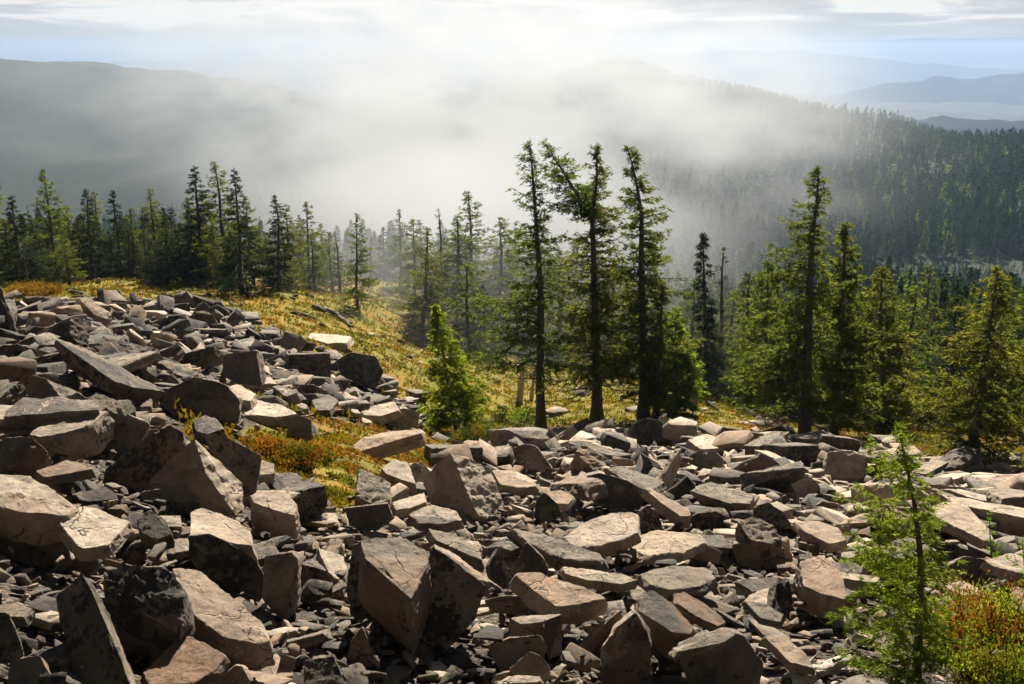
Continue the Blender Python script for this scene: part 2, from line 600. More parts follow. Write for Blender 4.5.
def build_ridge(name, prof, dist, base, seed, rough):
    """A far ridge: crest given in bearings / image heights at a distance, falling away on both sides."""
    rg = np.random.RandomState(seed)
    xs = np.linspace(-500, 1500, 320)
    py = np.interp(xs, [p[0] for p in prof], [p[1] for p in prof])
    for s, a in ((90, 1.0), (40, .5), (17, .3), (7, .14)):
        py = py + rough * a * np.sin(xs / s * 6.28 + rg.rand() * 6) * np.sin(xs / s * 2.1 + rg.rand() * 6)
    rows = []
    for k, (dd, drop) in enumerate([(-0.42, 1.0), (-0.30, .8), (-0.18, .5), (-0.09, .24), (-0.03, .07), (0, 0), (0.05, .1), (0.2, .6), (0.35, 1.0)]):
        row = []
        for xx, yy in zip(xs, py):
            v = ray(xx, yy)
            h = math.hypot(v.x, v.y)
            P = v * (dist / h)
            top = P.z
            rr = dist * (1 + dd)
            z = top + (base - top) * drop
            z += 0 if drop == 0 else (top - base) * 0.10 * math.sin(xx / 23. + k * 1.1 + rg.rand() * .5) * (1 - drop + .15)
            row.append((v.x / h * rr, v.y / h * rr, z))
        rows.append(row)
    V = np.array(rows).reshape(-1, 3)
    n = len(xs)
    i, j = np.meshgrid(np.arange(len(rows) - 1), np.arange(n - 1), indexing='ij')
    q = np.stack([i * n + j, i * n + j + 1, (i + 1) * n + j + 1, (i + 1) * n + j], -1).reshape(-1, 4)
    me = mesh_from(name, V, [q], [M_HILL], smooth=True)
    add_obj(name, me, kind='structure')


build_ridge('hills', [(-500, 90), (500, 95), (740, 104), (800, 99), (870, 88), (930, 80), (1024, 74), (1200, 66), (1500, 76)], 5200, -560, 3, 1.5)
build_ridge('hills', [(-500, 150), (500, 150), (800, 142), (870, 126), (950, 117), (1024, 122), (1120, 128), (1300, 120), (1500, 135)], 1900, -300, 14, 1.0)
build_ridge('hills', [(-500, 60), (300, 62), (560, 62), (650, 55), (760, 50), (850, 56), (940, 66), (1024, 70), (1200, 64), (1500, 66)], 9500, -700, 5, 1.0)
build_ridge('hills', [(-500, 55), (200, 52), (512, 50), (800, 54), (1024, 50), (1500, 52)], 16000, -800, 8, 0.6)


# ------------------------------------------------------------------ rocks
def roughen(bm, size, rg, target, bevel=0.02, amp=0.02):
    """Chip the edges, refine and break up the faces of an angular block."""
    if bevel:
        bmesh.ops.bevel(bm, geom=list(bm.edges) + list(bm.verts), offset=size * bevel, segments=1, affect='EDGES', clamp_overlap=True)
    bmesh.ops.triangulate(bm, faces=bm.faces[:])
    for _ in range(5):
        long_e = [e for e in bm.edges if e.calc_length() > target]
        if not long_e or len(bm.faces) > 9000:
            break
        bmesh.ops.subdivide_edges(bm, edges=long_e, cuts=1, use_grid_fill=False)
        bmesh.ops.triangulate(bm, faces=[f for f in bm.faces if len(f.verts) > 3])
    bm.normal_update()
    off = Vector((rg.uniform(-50, 50), rg.uniform(-50, 50), rg.uniform(-50, 50)))
    s1, s2, s3 = 1.8 / size, 5.0 / size, 14 / size
    for v in bm.verts:
        p = v.co
        a = mnoise.noise(p * s1 + off)
        b = mnoise.noise(Vector((p.x * s2, p.y * s2, p.z * s2 * 2.5)) + off)
        c = mnoise.noise(p * s3 + off)
        st = math.floor(b * 4 + .5) / 4                       # stepped fracture ledges
        d = mnoise.noise(p * s3 * 2.3 + off)
        v.co = p + v.normal * size * amp * (0.45 * a + 0.6 * st + 0.35 * b + 0.5 * c + 0.4 * d)


def finish(bm, name, m):
    me = bpy.data.meshes.new(name)
    bm.to_mesh(me)
    bm.free()
    me.materials.append(m)
    me.polygons.foreach_set('use_smooth', np.ones(len(me.polygons), bool))
    me.set_sharp_from_angle(angle=R(17))
    return me


def hull(bm):
    vs = bm.verts[:]
    r = bmesh.ops.convex_hull(bm, input=vs)
    junk = list({g for g in r['geom_interior'] + r['geom_unused'] if isinstance(g, bmesh.types.BMVert) and g.is_valid})
    if junk:
        bmesh.ops.delete(bm, geom=junk, context='VERTS')
    bmesh.ops.recalc_face_normals(bm, faces=bm.faces[:])
    bmesh.ops.dissolve_limit(bm, angle_limit=R(4), verts=bm.verts[:], edges=bm.edges[:])


def shard(rg, dims, cuts):
    """An angular convex block: a box with corners and edges sheared off by random planes."""
    bm = bmesh.new()
    bmesh.ops.create_cube(bm, size=1)
    for v in bm.verts:
        v.co = Vector((v.co.x * dims[0], v.co.y * dims[1], v.co.z * dims[2]))
        v.co += Vector((rg.uniform(-.09, .09) * dims[0], rg.uniform(-.09, .09) * dims[1], rg.uniform(-.12, .12) * dims[2]))
    for _ in range(cuts):
        n = Vector((rg.gauss(0, 1) / dims[0], rg.gauss(0, 1) / dims[1], rg.gauss(0, .8) / dims[2])).normalized()
        ext = max(v.co.dot(n) for v in bm.verts)
        bmesh.ops.bisect_plane(bm, geom=bm.verts[:] + bm.edges[:] + bm.faces[:], plane_co=n * ext * rg.uniform(.55, .86), plane_no=n, clear_outer=True)
        for f in bm.faces[:]:
            bm.faces.remove(f)
        hull(bm)
    return bm


rgp = random.Random(5)
PROTO_LO, PROTO_HI = [], []
SHAPES = []
for i in range(30):
    kind = ['slab', 'shard', 'wedge', 'slab', 'shard', 'slab', 'block'][i % 7]
    d = {'slab': (1, rgp.uniform(.5, .8), rgp.uniform(.14, .26)), 'block': (1, rgp.uniform(.6, .9), rgp.uniform(.45, .7)),
         'wedge': (1, rgp.uniform(.5, .7), rgp.uniform(.3, .5)), 'shard': (1, rgp.uniform(.3, .5), rgp.uniform(.2, .32))}[kind]
    bm = shard(rgp, d, rgp.randint(4, 7) if kind != 'wedge' else rgp.randint(6, 9))
    lo = bm.copy()
    bmesh.ops.bevel(lo, geom=list(lo.edges), offset=.018, segments=1, affect='EDGES', clamp_overlap=True)
    bmesh.ops.triangulate(lo, faces=lo.faces[:])
    me = bpy.data.meshes.new('chip')
    lo.to_mesh(me)
    lo.free()
    V = np.empty(len(me.vertices) * 3)
    me.vertices.foreach_get('co', V)
    Fc = np.empty(len(me.polygons) * 3, int)
    me.polygons.foreach_get('vertices', Fc)
    PROTO_LO.append((V.reshape(-1, 3), Fc.reshape(-1, 3)))
    bpy.data.meshes.remove(me)
    roughen(bm, 1.0, rgp, .055, .010, .022)
    PROTO_HI.append(finish(bm, 'rock', [M_ROCK, M_ROCKP, M_ROCKL, M_ROCK, M_ROCKP, M_ROCKW][i % 6]))
    SHAPES.append(kind)


def px_plane(px, py, P0, n):
    v = ray(px, py)
    dn = v.dot(n)
    return v * (P0.dot(n) / dn)


TOP = (0.05, -0.10, 1.0)
FRONT = (0.0, -0.92, 0.38)
HEROES = []


def hero_rock(name, label, poly, normal=TOP, thick=0.3, mtl=None, lift=0.12, taper=None, short=None, anchor=None, back=(0, 0), seed=None):
    """A rock whose main face has the given outline; the face gets a real plane at the ground there and the rock its thickness."""
    idx = len(HEROES)
    rg = random.Random(seed if seed is not None else idx * 7 + 3)
    n = Vector(normal).normalized()
    if n.z > .85:
        n = Vector((n.x, n.y * .45 + .02, n.z)).normalized()
    cx = sum(p[0] for p in poly) / len(poly)
    lowy = max(p[1] for p in poly)
    top_like = n.z > 0.6
    ax, ay = anchor or (cx, lowy)
    P0 = hit(ax, ay, lift)
    if P0 is None:
        P0 = hit(ax, ay + 12, lift)
    pts = [px_plane(x, y, P0, n) for x, y in poly]
    c = sum(pts, Vector()) / len(pts)
    taper = taper if taper is not None else (1.12 if top_like else 0.72)
    bm = bmesh.new()
    if top_like:
        down = (-n * 0.45 + Vector((0, 0, -1)) * 0.75).normalized()
    else:
        down = -n
    down = down + Vector((back[0], 0, back[1]))
    size = max((a - b).length for a in pts for b in pts)
    bx = max(p[0] for p in poly) - min(p[0] for p in poly)
    by = max(p[1] for p in poly) - min(p[1] for p in poly)
    span = math.hypot(bx, by) * c.length / F_PX
    thick = thick * min(size, span * 1.1) * (.7 if top_like else .85)
    # keep the outline exact at the face; chip corners of the outline a little
    for i, p in enumerate(pts):
        a, b = pts[i - 1], pts[(i + 1) % len(pts)]
        k = rg.uniform(.02, .09)
        bm.verts.new(p + (a - p) * k)
        bm.verts.new(p + (b - p) * k)
    bm.verts.new(c + n * size * .015)
    m1 = rg.uniform(.35, .6)
    for i, p in enumerate(pts):
        q = c + (p - c) * (1 + (taper - 1) * m1 + rg.uniform(0, .05)) + down * thick * m1
        bm.verts.new(q + Vector([rg.uniform(-.035, .035) * size for _ in range(3)]))
        q = c + (p - c) * (taper * rg.uniform(.9, 1.05)) + down * thick * rg.uniform(.85, 1.1)
        bm.verts.new(q)
    hull(bm)
    for v in bm.verts:
        v.co -= c
    px_size = size / c.length * F_PX
    roughen(bm, size, rg, max(size * .03, size * 3.0 / px_size), .008, .018)
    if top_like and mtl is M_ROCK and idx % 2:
        mtl = M_ROCKP  # paler rock for some up-facing faces: brightness of sunlit tops put into colour
    me = finish(bm, name, mtl or M_ROCK)
    o = add_obj(name, me, loc=c, label=label, category='boulder' if 'boulder' in name else ('flat rock' if 'flat' in name else 'rock'), group='rocks of the scree slope')
    HEROES.append((o, poly, short, c, size))
    return o


exec_heroes = True
HERO_LIST = []
hr = hero_rock
W_, P_, L_ = M_ROCKW, M_ROCKP, M_ROCKL
R_F = (0.35, -0.80, 0.45)      # dark front turned slightly right
L_F = (-0.45, -0.80, 0.35)     # dark front turned left
LIT_R = (0.62, -0.35, 0.70)    # leaning face that catches the sun from the right
LIT_L = (-0.35, -0.25, 0.9)
# --- left foreground
hr('flat_rock', 'large smooth pale slab cut off by the left edge, its top fully sunlit', [(-30, 474), (28, 476), (50, 488), (74, 508), (66, 516), (30, 514), (8, 506), (-30, 500)], (0, -.25, 1), .35, P_, .35, short='the big smooth pale slab')
hr('flat_rock', 'pointed pale slab resting against the lower right of the smooth pale slab', [(54, 516), (84, 506), (100, 510), (130, 522), (108, 545), (80, 549)], (.12, -.3, 1), .25, P_, .30, short='the pointed pale slab')
hr('boulder', 'long tan boulder with a sunlit sloping top above dark hollow, upper left', [(28, 434), (50, 420), (64, 408), (108, 411), (92, 424), (66, 432), (40, 437)], (0, -.35, 1), .55, M_ROCK, .35, short='the long tan boulder')
hr('boulder', 'dark reddish boulder with furrowed face at the left edge under small pale slab', [(-25, 440), (32, 436), (48, 452), (44, 464), (-25, 472)], (.15, -.75, .65), .6, W_, .1, short='the furrowed reddish boulder')
hr('flat_rock', 'small pale slab at the left edge above the furrowed reddish boulder', [(-15, 405), (31, 405), (27, 415), (14, 420), (-15, 418)], (0, -.2, 1), .3, P_, .2)
hr('flat_rock', 'thin rusty brown slab lying flat in the dark gap right of the furrowed boulder', [(36, 471), (66, 460), (95, 465), (92, 469), (66, 474), (44, 477)], (0, -.3, 1), .25, W_, .25)
hr('boulder', 'big dark boulder with speckled sunlit ridge left of the knife edged rock', [(105, 470), (150, 435), (170, 425), (183, 432), (187, 458), (178, 482), (140, 492), (112, 478)], (-.15, -.78, .6), .5, L_, .05, short='the big speckled dark boulder')
hr('flat_rock', 'flat dark plate seen edge on with a thin lit rim below the speckled boulder', [(138, 492), (202, 480), (228, 492), (236, 513), (200, 516), (148, 508)], (0, -.85, .5), .6, M_ROCK, .0)
hr('rock_shard', 'tall knife edged rock with a narrow sunlit face down its right', [(194, 438), (203, 448), (222, 474), (243, 484), (245, 508), (236, 516), (226, 496), (206, 474)], LIT_R, .8, P_, .15, taper=.9, short='the knife edged rock', back=(-.9, 0))
hr('boulder', 'dark leaning slab boulder with rim of light just left of the orange moss patch', [(200, 432), (225, 436), (262, 456), (256, 492), (244, 498), (222, 468)], (.25, -.85, .4), .45, M_ROCK, .1, short='the dark leaning boulder')
hr('flat_rock', 'small mottled cap rock on top of the dark leaning boulder', [(193, 420), (204, 415), (216, 418), (224, 429), (208, 434), (196, 431)], (0, -.5, .9), .5, L_, .3)
hr('boulder', 'rounded pale boulder with dark hollow under it right of the knife edged rock', [(250, 496), (262, 490), (284, 491), (298, 505), (294, 515), (280, 512), (268, 502), (254, 503)], (.1, -.45, .9), .7, M_ROCK, .3, short='the rounded pale boulder')
hr('boulder', 'bright white topped boulder with dark pitted front, centre left foreground', [(191, 512), (202, 508), (222, 513), (232, 521), (250, 530), (252, 546), (240, 540), (222, 534), (206, 533), (190, 536)], (0, -.25, 1), .8, P_, .35, taper=1.05, short='the white topped boulder')
hr('boulder', 'dark pitted block under the white topped boulder, edged by light on its right', [(188, 536), (210, 533), (232, 545), (256, 560), (266, 580), (262, 600), (236, 596), (205, 566), (188, 556)], (.2, -.9, .35), .5, L_, .0)
hr('boulder', 'upright dark rectangular block standing right of the white topped boulder', [(264, 556), (292, 552), (298, 560), (297, 612), (284, 622), (262, 600)], (0, -.97, .25), .7, M_ROCK, .0, short='the upright dark block')
hr('boulder', 'big yellow green lichened boulder at lower left with shadowed underside', [(104, 572), (130, 565), (164, 567), (182, 584), (184, 610), (178, 632), (150, 612), (122, 600), (106, 590)], (.1, -.62, .72), .6, L_, .3, short='the yellow lichened boulder')
hr('boulder', 'black overhanging block under the yellow lichened boulder', [(104, 596), (122, 600), (158, 618), (176, 636), (172, 656), (150, 668), (128, 662), (110, 640)], (.1, -.97, .1), .4, M_ROCK, -.05)
hr('flat_rock', 'long tan sloping slab running right from the yellow lichened boulder', [(172, 568), (200, 572), (232, 596), (262, 624), (270, 640), (256, 644), (222, 636), (196, 618), (184, 608)], (.15, -.35, .95), .3, M_ROCK, .3, short='the long tan sloping slab')
hr('flat_rock', 'broad tan slab at the bottom with fan shaped sunlit face, left foreground', [(142, 672), (160, 654), (182, 634), (200, 640), (226, 656), (214, 670), (190, 684), (150, 684)], (-.1, -.4, .9), .3, W_, .2, short='the fan shaped tan slab')
hr('boulder', 'mossy crumbling dark boulder with a bright edge down its right, bottom left', [(56, 596), (82, 572), (92, 590), (104, 624), (122, 660), (132, 690), (80, 690), (66, 640)], (-.25, -.75, .6), .45, L_, .1, short='the mossy crumbling boulder')
hr('boulder', 'dark block with small lit flat top in the bottom left corner', [(10, 660), (40, 655), (46, 668), (42, 690), (6, 690)], (0, -.8, .6), .7, M_ROCK, .05)
hr('boulder', 'grey leaning boulder with lit ridge at the left edge, second from the bottom corner', [(-20, 612), (8, 612), (20, 640), (24, 656), (8, 664), (-20, 664)], (.3, -.8, .5), .6, L_, .1)
hr('flat_rock', 'small flat tan slab at the left edge over a black hollow', [(-12, 606), (16, 603), (32, 608), (24, 617), (4, 616), (-12, 612)], (0, -.3, 1), .3, W_, .25)
hr('boulder', 'black bulky boulder in shade under the smooth pale slab', [(-10, 520), (40, 518), (62, 530), (72, 560), (50, 584), (20, 588), (-10, 580)], (.1, -.95, .3), .5, M_ROCK, -.15)
hr('boulder', 'dark round topped boulder in shade beside the pointed pale slab', [(60, 560), (84, 552), (100, 560), (88, 584), (66, 590), (48, 580)], (0, -.9, .4), .6, M_ROCK, -.1)
hr('rock', 'orange brown broken rock right of the pointed pale slab', [(138, 518), (150, 510), (166, 520), (172, 534), (156, 540), (140, 532)], (.1, -.55, .85), .6, W_, .2)
hr('boulder', 'black flat faced boulder under the long tan boulder', [(62, 438), (96, 424), (128, 414), (150, 424), (140, 446), (108, 462), (74, 456)], (0, -.93, .35), .5, M_ROCK, -.1)
hr('boulder', 'large dark square boulder in shade above the orange moss, left of the flat pale stones', [(168, 388), (196, 376), (226, 384), (240, 400), (238, 424), (210, 416), (178, 420), (160, 404)], (-.1, -.92, .35), .5, M_ROCK, .05, short='the large dark square boulder')
hr('flat_rock', 'long narrow slab leaning up to the right in the middle of the upper left scree', [(100, 364), (110, 358), (150, 351), (158, 352), (122, 366), (106, 370)], (0, -.4, .9), .25, M_ROCK, .35)
hr('flat_rock', 'steep pale plank of rock standing on the crest of the scree at upper left', [(78, 298), (88, 297), (112, 314), (106, 319), (94, 314)], LIT_R, .35, P_, .3, short='the steep pale plank of rock')
hr('boulder', 'dark smooth block with a pale upright edge strip in the upper middle scree', [(226, 354), (256, 350), (262, 386), (240, 384), (220, 376)], (-.2, -.92, .3), .6, M_ROCK, .1, short='the block with the pale edge strip')
hr('flat_rock', 'flat white stone just above the orange moss patch', [(238, 404), (256, 400), (284, 406), (298, 413), (278, 417), (246, 415)], (0, -.15, 1), .25, P_, .15, short='the flat white stone by the moss')
hr('flat_rock', 'pale slanting stone up left of the flat white stone', [(226, 388), (238, 384), (256, 394), (250, 401), (236, 399)], (0, -.25, 1), .3, P_, .2)
hr('flat_rock', 'broad flat grey slab at the edge of the yellow meadow', [(310, 333), (330, 334), (352, 336), (346, 343), (326, 343), (308, 338)], TOP, .2, M_ROCK, .15, short='the grey slab by the meadow')
hr('boulder', 'dark rounded boulder with a lit rim at the meadow edge', [(334, 362), (350, 352), (376, 356), (384, 372), (376, 388), (356, 384), (340, 372)], (0, -.85, .5), .6, L_, .05, short='the dark boulder by the meadow')
hr('flat_rock', 'pale tilted slab on dark block at the lower end of the yellow meadow', [(360, 410), (380, 404), (394, 401), (400, 410), (380, 416), (364, 415)], (0, -.2, 1), .3, P_, .25, short='the pale tilted slab')
hr('boulder', 'dark block under shadow right of the pale tilted slab, beside the young larch', [(378, 416), (402, 408), (420, 412), (418, 426), (396, 432), (378, 428)], (0, -.9, .4), .6, M_ROCK, .0)
hr('flat_rock', 'long low pale rock curving through moss left of the young larch', [(352, 446), (366, 437), (392, 431), (420, 428), (422, 433), (396, 439), (372, 444), (358, 452)], (0, -.35, 1), .3, M_ROCK, .2, short='the long curved pale rock')
hr('flat_rock', 'flat tan stone in the upper middle scree above the orange moss', [(312, 400), (330, 395), (338, 400), (330, 410), (316, 410)], (0, -.2, 1), .3, M_ROCK, .2)
hr('rock', 'rusty rounded rock on the edge of the orange moss beside white stone', [(288, 418), (298, 414), (311, 420), (312, 434), (298, 436), (288, 428)], (0, -.75, .6), .7, W_, .1)
# --- centre
hr('rock_shard', 'tall triangular rock with rusty pale face and dark left side, middle of the scree', [(449, 450), (470, 458), (490, 468), (502, 500), (494, 520), (478, 516), (468, 496)], (.45, -.55, .75), .6, P_, .1, taper=.8, short='the tall triangular rock', back=(-.8, 0))
hr('boulder', 'dark stepped flank leaning against the left of the tall triangular rock', [(440, 458), (450, 452), (468, 496), (466, 506), (448, 500), (441, 480)], L_F, .5, L_, .0)
hr('rock', 'pale pointed rock standing below the orange moss with a flat sunlit face', [(359, 468), (374, 474), (390, 482), (390, 500), (372, 504), (356, 496)], (.2, -.55, .85), .5, P_, .15, short='the pale pointed rock')
hr('rock', 'rounded ridged grey rock right of the pale pointed rock', [(382, 468), (394, 459), (408, 462), (416, 484), (402, 480), (386, 474)], (.1, -.45, .9), .6, M_ROCK, .25, short='the ridged grey rock')
hr('boulder', 'dark smooth block under a pale lip left of centre below the pointed rock', [(344, 508), (368, 508), (388, 503), (392, 516), (378, 530), (362, 534), (350, 524)], (.05, -.93, .3), .5, M_ROCK, .05, short='the dark block under the pale lip')
hr('flat_rock', 'narrow white slab slanting down right of the dark block under the pale lip', [(392, 502), (410, 498), (424, 492), (426, 502), (410, 508), (396, 510)], (0, -.3, 1), .3, P_, .25)
hr('flat_rock', 'tan slab pierced by a dark hole right of the narrow white slab', [(408, 514), (430, 504), (456, 510), (462, 520), (440, 524), (420, 523)], (.05, -.3, 1), .25, M_ROCK, .25)
hr('boulder', 'largest centre boulder, tan sunlit crown over dark mossy flanks, left one of the pair', [(360, 540), (376, 537), (404, 539), (426, 550), (428, 562), (418, 582), (411, 600), (398, 576), (384, 556), (366, 560)], (.1, -.42, .85), .95, W_, .45, taper=1.1, short='the largest centre boulder')
hr('boulder', 'dark grey left flank block under the largest centre boulder', [(352, 545), (364, 541), (372, 570), (380, 600), (372, 622), (350, 616), (346, 590)], (-.5, -.82, .3), .5, L_, .0)
hr('boulder', 'mossy dark block beneath the tan crown of the largest centre boulder', [(374, 576), (390, 566), (410, 600), (414, 640), (390, 652), (372, 634)], (-.05, -.93, .35), .5, L_, -.02)
hr('boulder', 'large mossy black boulder with a lit top edge, right one of the centre pair', [(432, 546), (448, 556), (476, 578), (486, 586), (474, 622), (446, 652), (420, 640), (412, 606), (424, 570)], (.05, -.88, .45), .55, L_, .05, short='the mossy black boulder')
hr('flat_rock', 'long tan slab slanting down across the top of the mossy black boulder', [(434, 544), (450, 551), (476, 570), (488, 582), (474, 578), (452, 563), (436, 552)], (.1, -.25, 1), .35, M_ROCK, .45)
hr('flat_rock', 'pale slab draped diagonally with lichen flecks above the mossy black boulder', [(428, 528), (452, 534), (478, 548), (482, 560), (462, 552), (436, 540)], (.1, -.3, 1), .3, M_ROCK, .3)
hr('rock_shard', 'dark pointed rock between the slabs right of the centre pair', [(498, 548), (503, 556), (512, 580), (508, 590), (492, 580), (488, 566)], R_F, .6, M_ROCK, .1)
hr('boulder', 'dark upright wedge rock in the centre with lit stones either side', [(512, 572), (526, 541), (545, 560), (550, 574), (534, 580)], (0, -.9, .4), .5, M_ROCK, .1)
hr('flat_rock', 'large light grey slab sloping right, in the centre above the black stack', [(514, 574), (540, 572), (560, 582), (598, 592), (606, 598), (580, 604), (556, 606), (536, 592)], (.05, -.4, .95), .3, P_, .3, short='the light grey sloping slab')
hr('flat_rock', 'uppermost flat black plate of the black stack in the centre', [(484, 600), (500, 596), (534, 596), (552, 606), (546, 616), (490, 612)], (0, -.85, .5), .5, M_ROCK, .1)
hr('flat_rock', 'flat plate with a pale lit top second down in the black stack', [(510, 618), (530, 615), (556, 614), (546, 622), (520, 624)], (0, -.3, 1), .6, M_ROCK, .2, short='the black stack')
hr('flat_rock', 'thick black plate with thin lit upper rim lowest in the black stack', [(486, 646), (510, 638), (540, 635), (548, 648), (540, 668), (500, 672)], (0, -.88, .45), .5, M_ROCK, .05)
hr('boulder', 'black block at the right end of the black stack', [(546, 620), (562, 614), (562, 654), (550, 660), (542, 640)], (.3, -.9, .3), .6, M_ROCK, .0)
hr('flat_rock', 'long thin white rod shaped stone at the bottom centre edge', [(494, 677), (516, 675), (540, 676), (540, 682), (498, 684)], (0, -.3, 1), .3, P_, .15)
hr('rock', 'arched pale rock at the bottom below the black stack', [(510, 668), (530, 651), (542, 656), (550, 668), (536, 680), (516, 680)], (0, -.8, .6), .6, M_ROCK, .05)
hr('boulder', 'grey flat topped boulder cut off by the bottom edge left of centre', [(304, 660), (334, 656), (348, 690), (306, 690)], (.05, -.6, .75), .6, L_, .15, short='the bottom grey boulder')
hr('rock_shard', 'black triangular rock standing between rubble left of the centre pair', [(346, 660), (352, 640), (362, 626), (368, 640), (376, 664), (358, 672)], (0, -.95, .3), .6, M_ROCK, .0)
hr('flat_rock', 'dark sided slab with a long lit right edge up by the trees', [(512, 448), (524, 444), (536, 446), (552, 468), (546, 474), (530, 470), (516, 462)], (-.3, -.75, .55), .4, M_ROCK, .1, short='the dark slab by the trees')
hr('flat_rock', 'light flat slab beside green moss right of the tall triangular rock', [(492, 470), (512, 470), (530, 478), (537, 486), (520, 488), (500, 484)], (0, -.2, 1), .25, P_, .2)
hr('boulder', 'dark olive block right of the light flat slab', [(536, 500), (544, 492), (558, 504), (562, 516), (548, 522), (534, 518)], (.1, -.85, .5), .6, L_, .05)
hr('flat_rock', 'pale slab top wedged behind the dark olive block', [(546, 492), (560, 490), (574, 496), (568, 504), (556, 503)], (0, -.2, 1), .3, P_, .25)
hr('flat_rock', 'long tan plank of rock running diagonally through the centre to a flat end', [(512, 528), (540, 534), (566, 548), (600, 552), (604, 560), (570, 560), (546, 552), (524, 540)], (.05, -.25, 1), .2, M_ROCK, .3, short='the long tan plank of rock')
hr('flat_rock', 'broad pinkish slab with radiating cracks right of centre', [(564, 538), (580, 524), (610, 512), (634, 511), (638, 532), (622, 540), (596, 546), (576, 548)], (-.1, -.3, 1), .25, P_, .25, short='the broad pinkish slab')
hr('boulder', 'small dark olive upright rock at the right corner of the broad pinkish slab', [(636, 514), (648, 505), (658, 514), (662, 526), (646, 532), (638, 528)], (0, -.8, .6), .6, L_, .15)
hr('boulder', 'large black overhung block above the broad pinkish slab', [(586, 476), (600, 472), (628, 480), (644, 494), (640, 510), (610, 510), (590, 500)], (0, -.92, .35), .5, M_ROCK, .05, short='the large black overhung block')
hr('flat_rock', 'wide tan capping slab on the large black overhung block', [(606, 468), (622, 466), (650, 476), (664, 482), (652, 490), (640, 488), (622, 478)], (.05, -.2, 1), .2, M_ROCK, .35, short='the wide capping slab')
hr('flat_rock', 'thin leaning slab with bright edge descending right from the capping slab', [(644, 488), (652, 488), (688, 508), (690, 516), (680, 516), (660, 502)], (.1, -.4, .9), .3, M_ROCK, .3)
hr('flat_rock', 'long pale flat slab in the right centre with broken ends', [(640, 534), (660, 530), (700, 534), (704, 542), (684, 552), (648, 556), (630, 548)], TOP, .15, P_, .2, short='the long pale flat slab')
hr('flat_rock', 'thin tan ledge slab low across the centre under dark overhang', [(562, 566), (590, 570), (624, 574), (636, 580), (620, 584), (588, 580), (566, 574)], (0, -.2, 1), .2, M_ROCK, .25)
hr('flat_rock', 'wide flat tan slab with straight dark shadow under it, lower right of centre', [(640, 574), (668, 566), (706, 568), (716, 578), (700, 586), (668, 590), (650, 584)], (0, -.15, 1), .2, M_ROCK, .3, short='the wide flat tan slab')
hr('flat_rock', 'short smooth plank of rock pointing down right, below the wide flat tan slab', [(674, 594), (684, 592), (708, 606), (726, 622), (718, 626), (696, 616), (678, 604)], (.25, -.3, .9), .25, W_, .35, short='the short smooth plank')
hr('boulder', 'rust streaked boulder with wavy banding at lower right of centre', [(640, 596), (652, 590), (672, 602), (694, 628), (690, 634), (672, 632), (654, 618), (640, 612)], (.2, -.4, .85), .7, W_, .35, short='the rust streaked boulder')
hr('boulder', 'big black diamond shaped boulder at the bottom, left of the rust streaked boulder', [(600, 650), (616, 630), (636, 612), (650, 640), (652, 690), (600, 690)], (-.15, -.95, .2), .6, M_ROCK, .05, short='the black diamond boulder')
hr('boulder', 'big black boulder under a tan blade of rock, bottom edge right of centre', [(676, 650), (700, 640), (726, 630), (744, 636), (764, 664), (760, 690), (690, 690)], (.05, -.93, .35), .45, M_ROCK, .1, short='the black boulder with the tan blade')
hr('flat_rock', 'tan blade shaped slab capping the bottom black boulder', [(672, 648), (696, 636), (724, 629), (736, 634), (724, 642), (696, 644), (678, 652)], (0, -.35, .95), .2, W_, .4)
# --- right
hr('boulder', 'large rough tan boulder with dark base, right of the dark block', [(738, 522), (754, 516), (772, 524), (782, 538), (772, 544), (750, 540)], (0, -.55, .85), .7, M_ROCK, .3, short='the rough tan boulder')
hr('boulder', 'black hollow fronted boulder under the rough tan boulder', [(732, 544), (760, 544), (784, 548), (786, 564), (762, 572), (738, 568)], (0, -.95, .3), .5, M_ROCK, .0)
hr('boulder', 'small square dark block standing on the long pale flat slab', [(690, 546), (704, 544), (722, 552), (720, 564), (698, 564), (688, 558)], (0, -.85, .5), .6, M_ROCK, .1)
hr('boulder', 'dark rounded boulder with pale crown at the left of the dark lichened block', [(756, 506), (768, 502), (784, 512), (792, 526), (776, 530), (758, 522)], (.1, -.85, .5), .6, L_, .1)
hr('flat_rock', 'long pale slab in the right scree above a dark green block', [(794, 522), (818, 520), (838, 528), (846, 540), (830, 544), (806, 532)], (.05, -.3, 1), .25, P_, .25, short='the long pale slab by the sapling')
hr('boulder', 'low arched boulder with lit back in the right middle distance', [(784, 482), (796, 474), (808, 474), (820, 486), (808, 494), (790, 492)], (0, -.8, .6), .6, M_ROCK, .1)
hr('boulder', 'broad peaked boulder with dark face left of the larch sapling stem, right edge', [(924, 511), (950, 512), (964, 520), (984, 536), (970, 540), (940, 530), (926, 522)], (0, -.9, .4), .5, M_ROCK, .1)
hr('flat_rock', 'wide tan sloping roof slab on the peaked boulder right of the larch sapling', [(922, 510), (944, 502), (964, 504), (986, 526), (994, 540), (982, 540), (964, 522), (948, 511)], (.2, -.3, .95), .2, M_ROCK, .35, short='the wide roof slab')
hr('flat_rock', 'pale grey slab reaching the right edge below the roof slab', [(984, 560), (1010, 553), (1040, 560), (1040, 576), (1016, 572), (994, 566)], (0, -.3, 1), .25, P_, .3)
hr('flat_rock', 'small pale slab beside the heath shrub at right', [(944, 586), (962, 580), (978, 588), (984, 594), (960, 596)], (0, -.3, 1), .3, P_, .3)
hr('boulder', 'dark boulder in shadow behind the heath shrub at right', [(948, 566), (964, 556), (990, 560), (1004, 580), (990, 590), (960, 582)], (0, -.92, .35), .5, M_ROCK, .0)
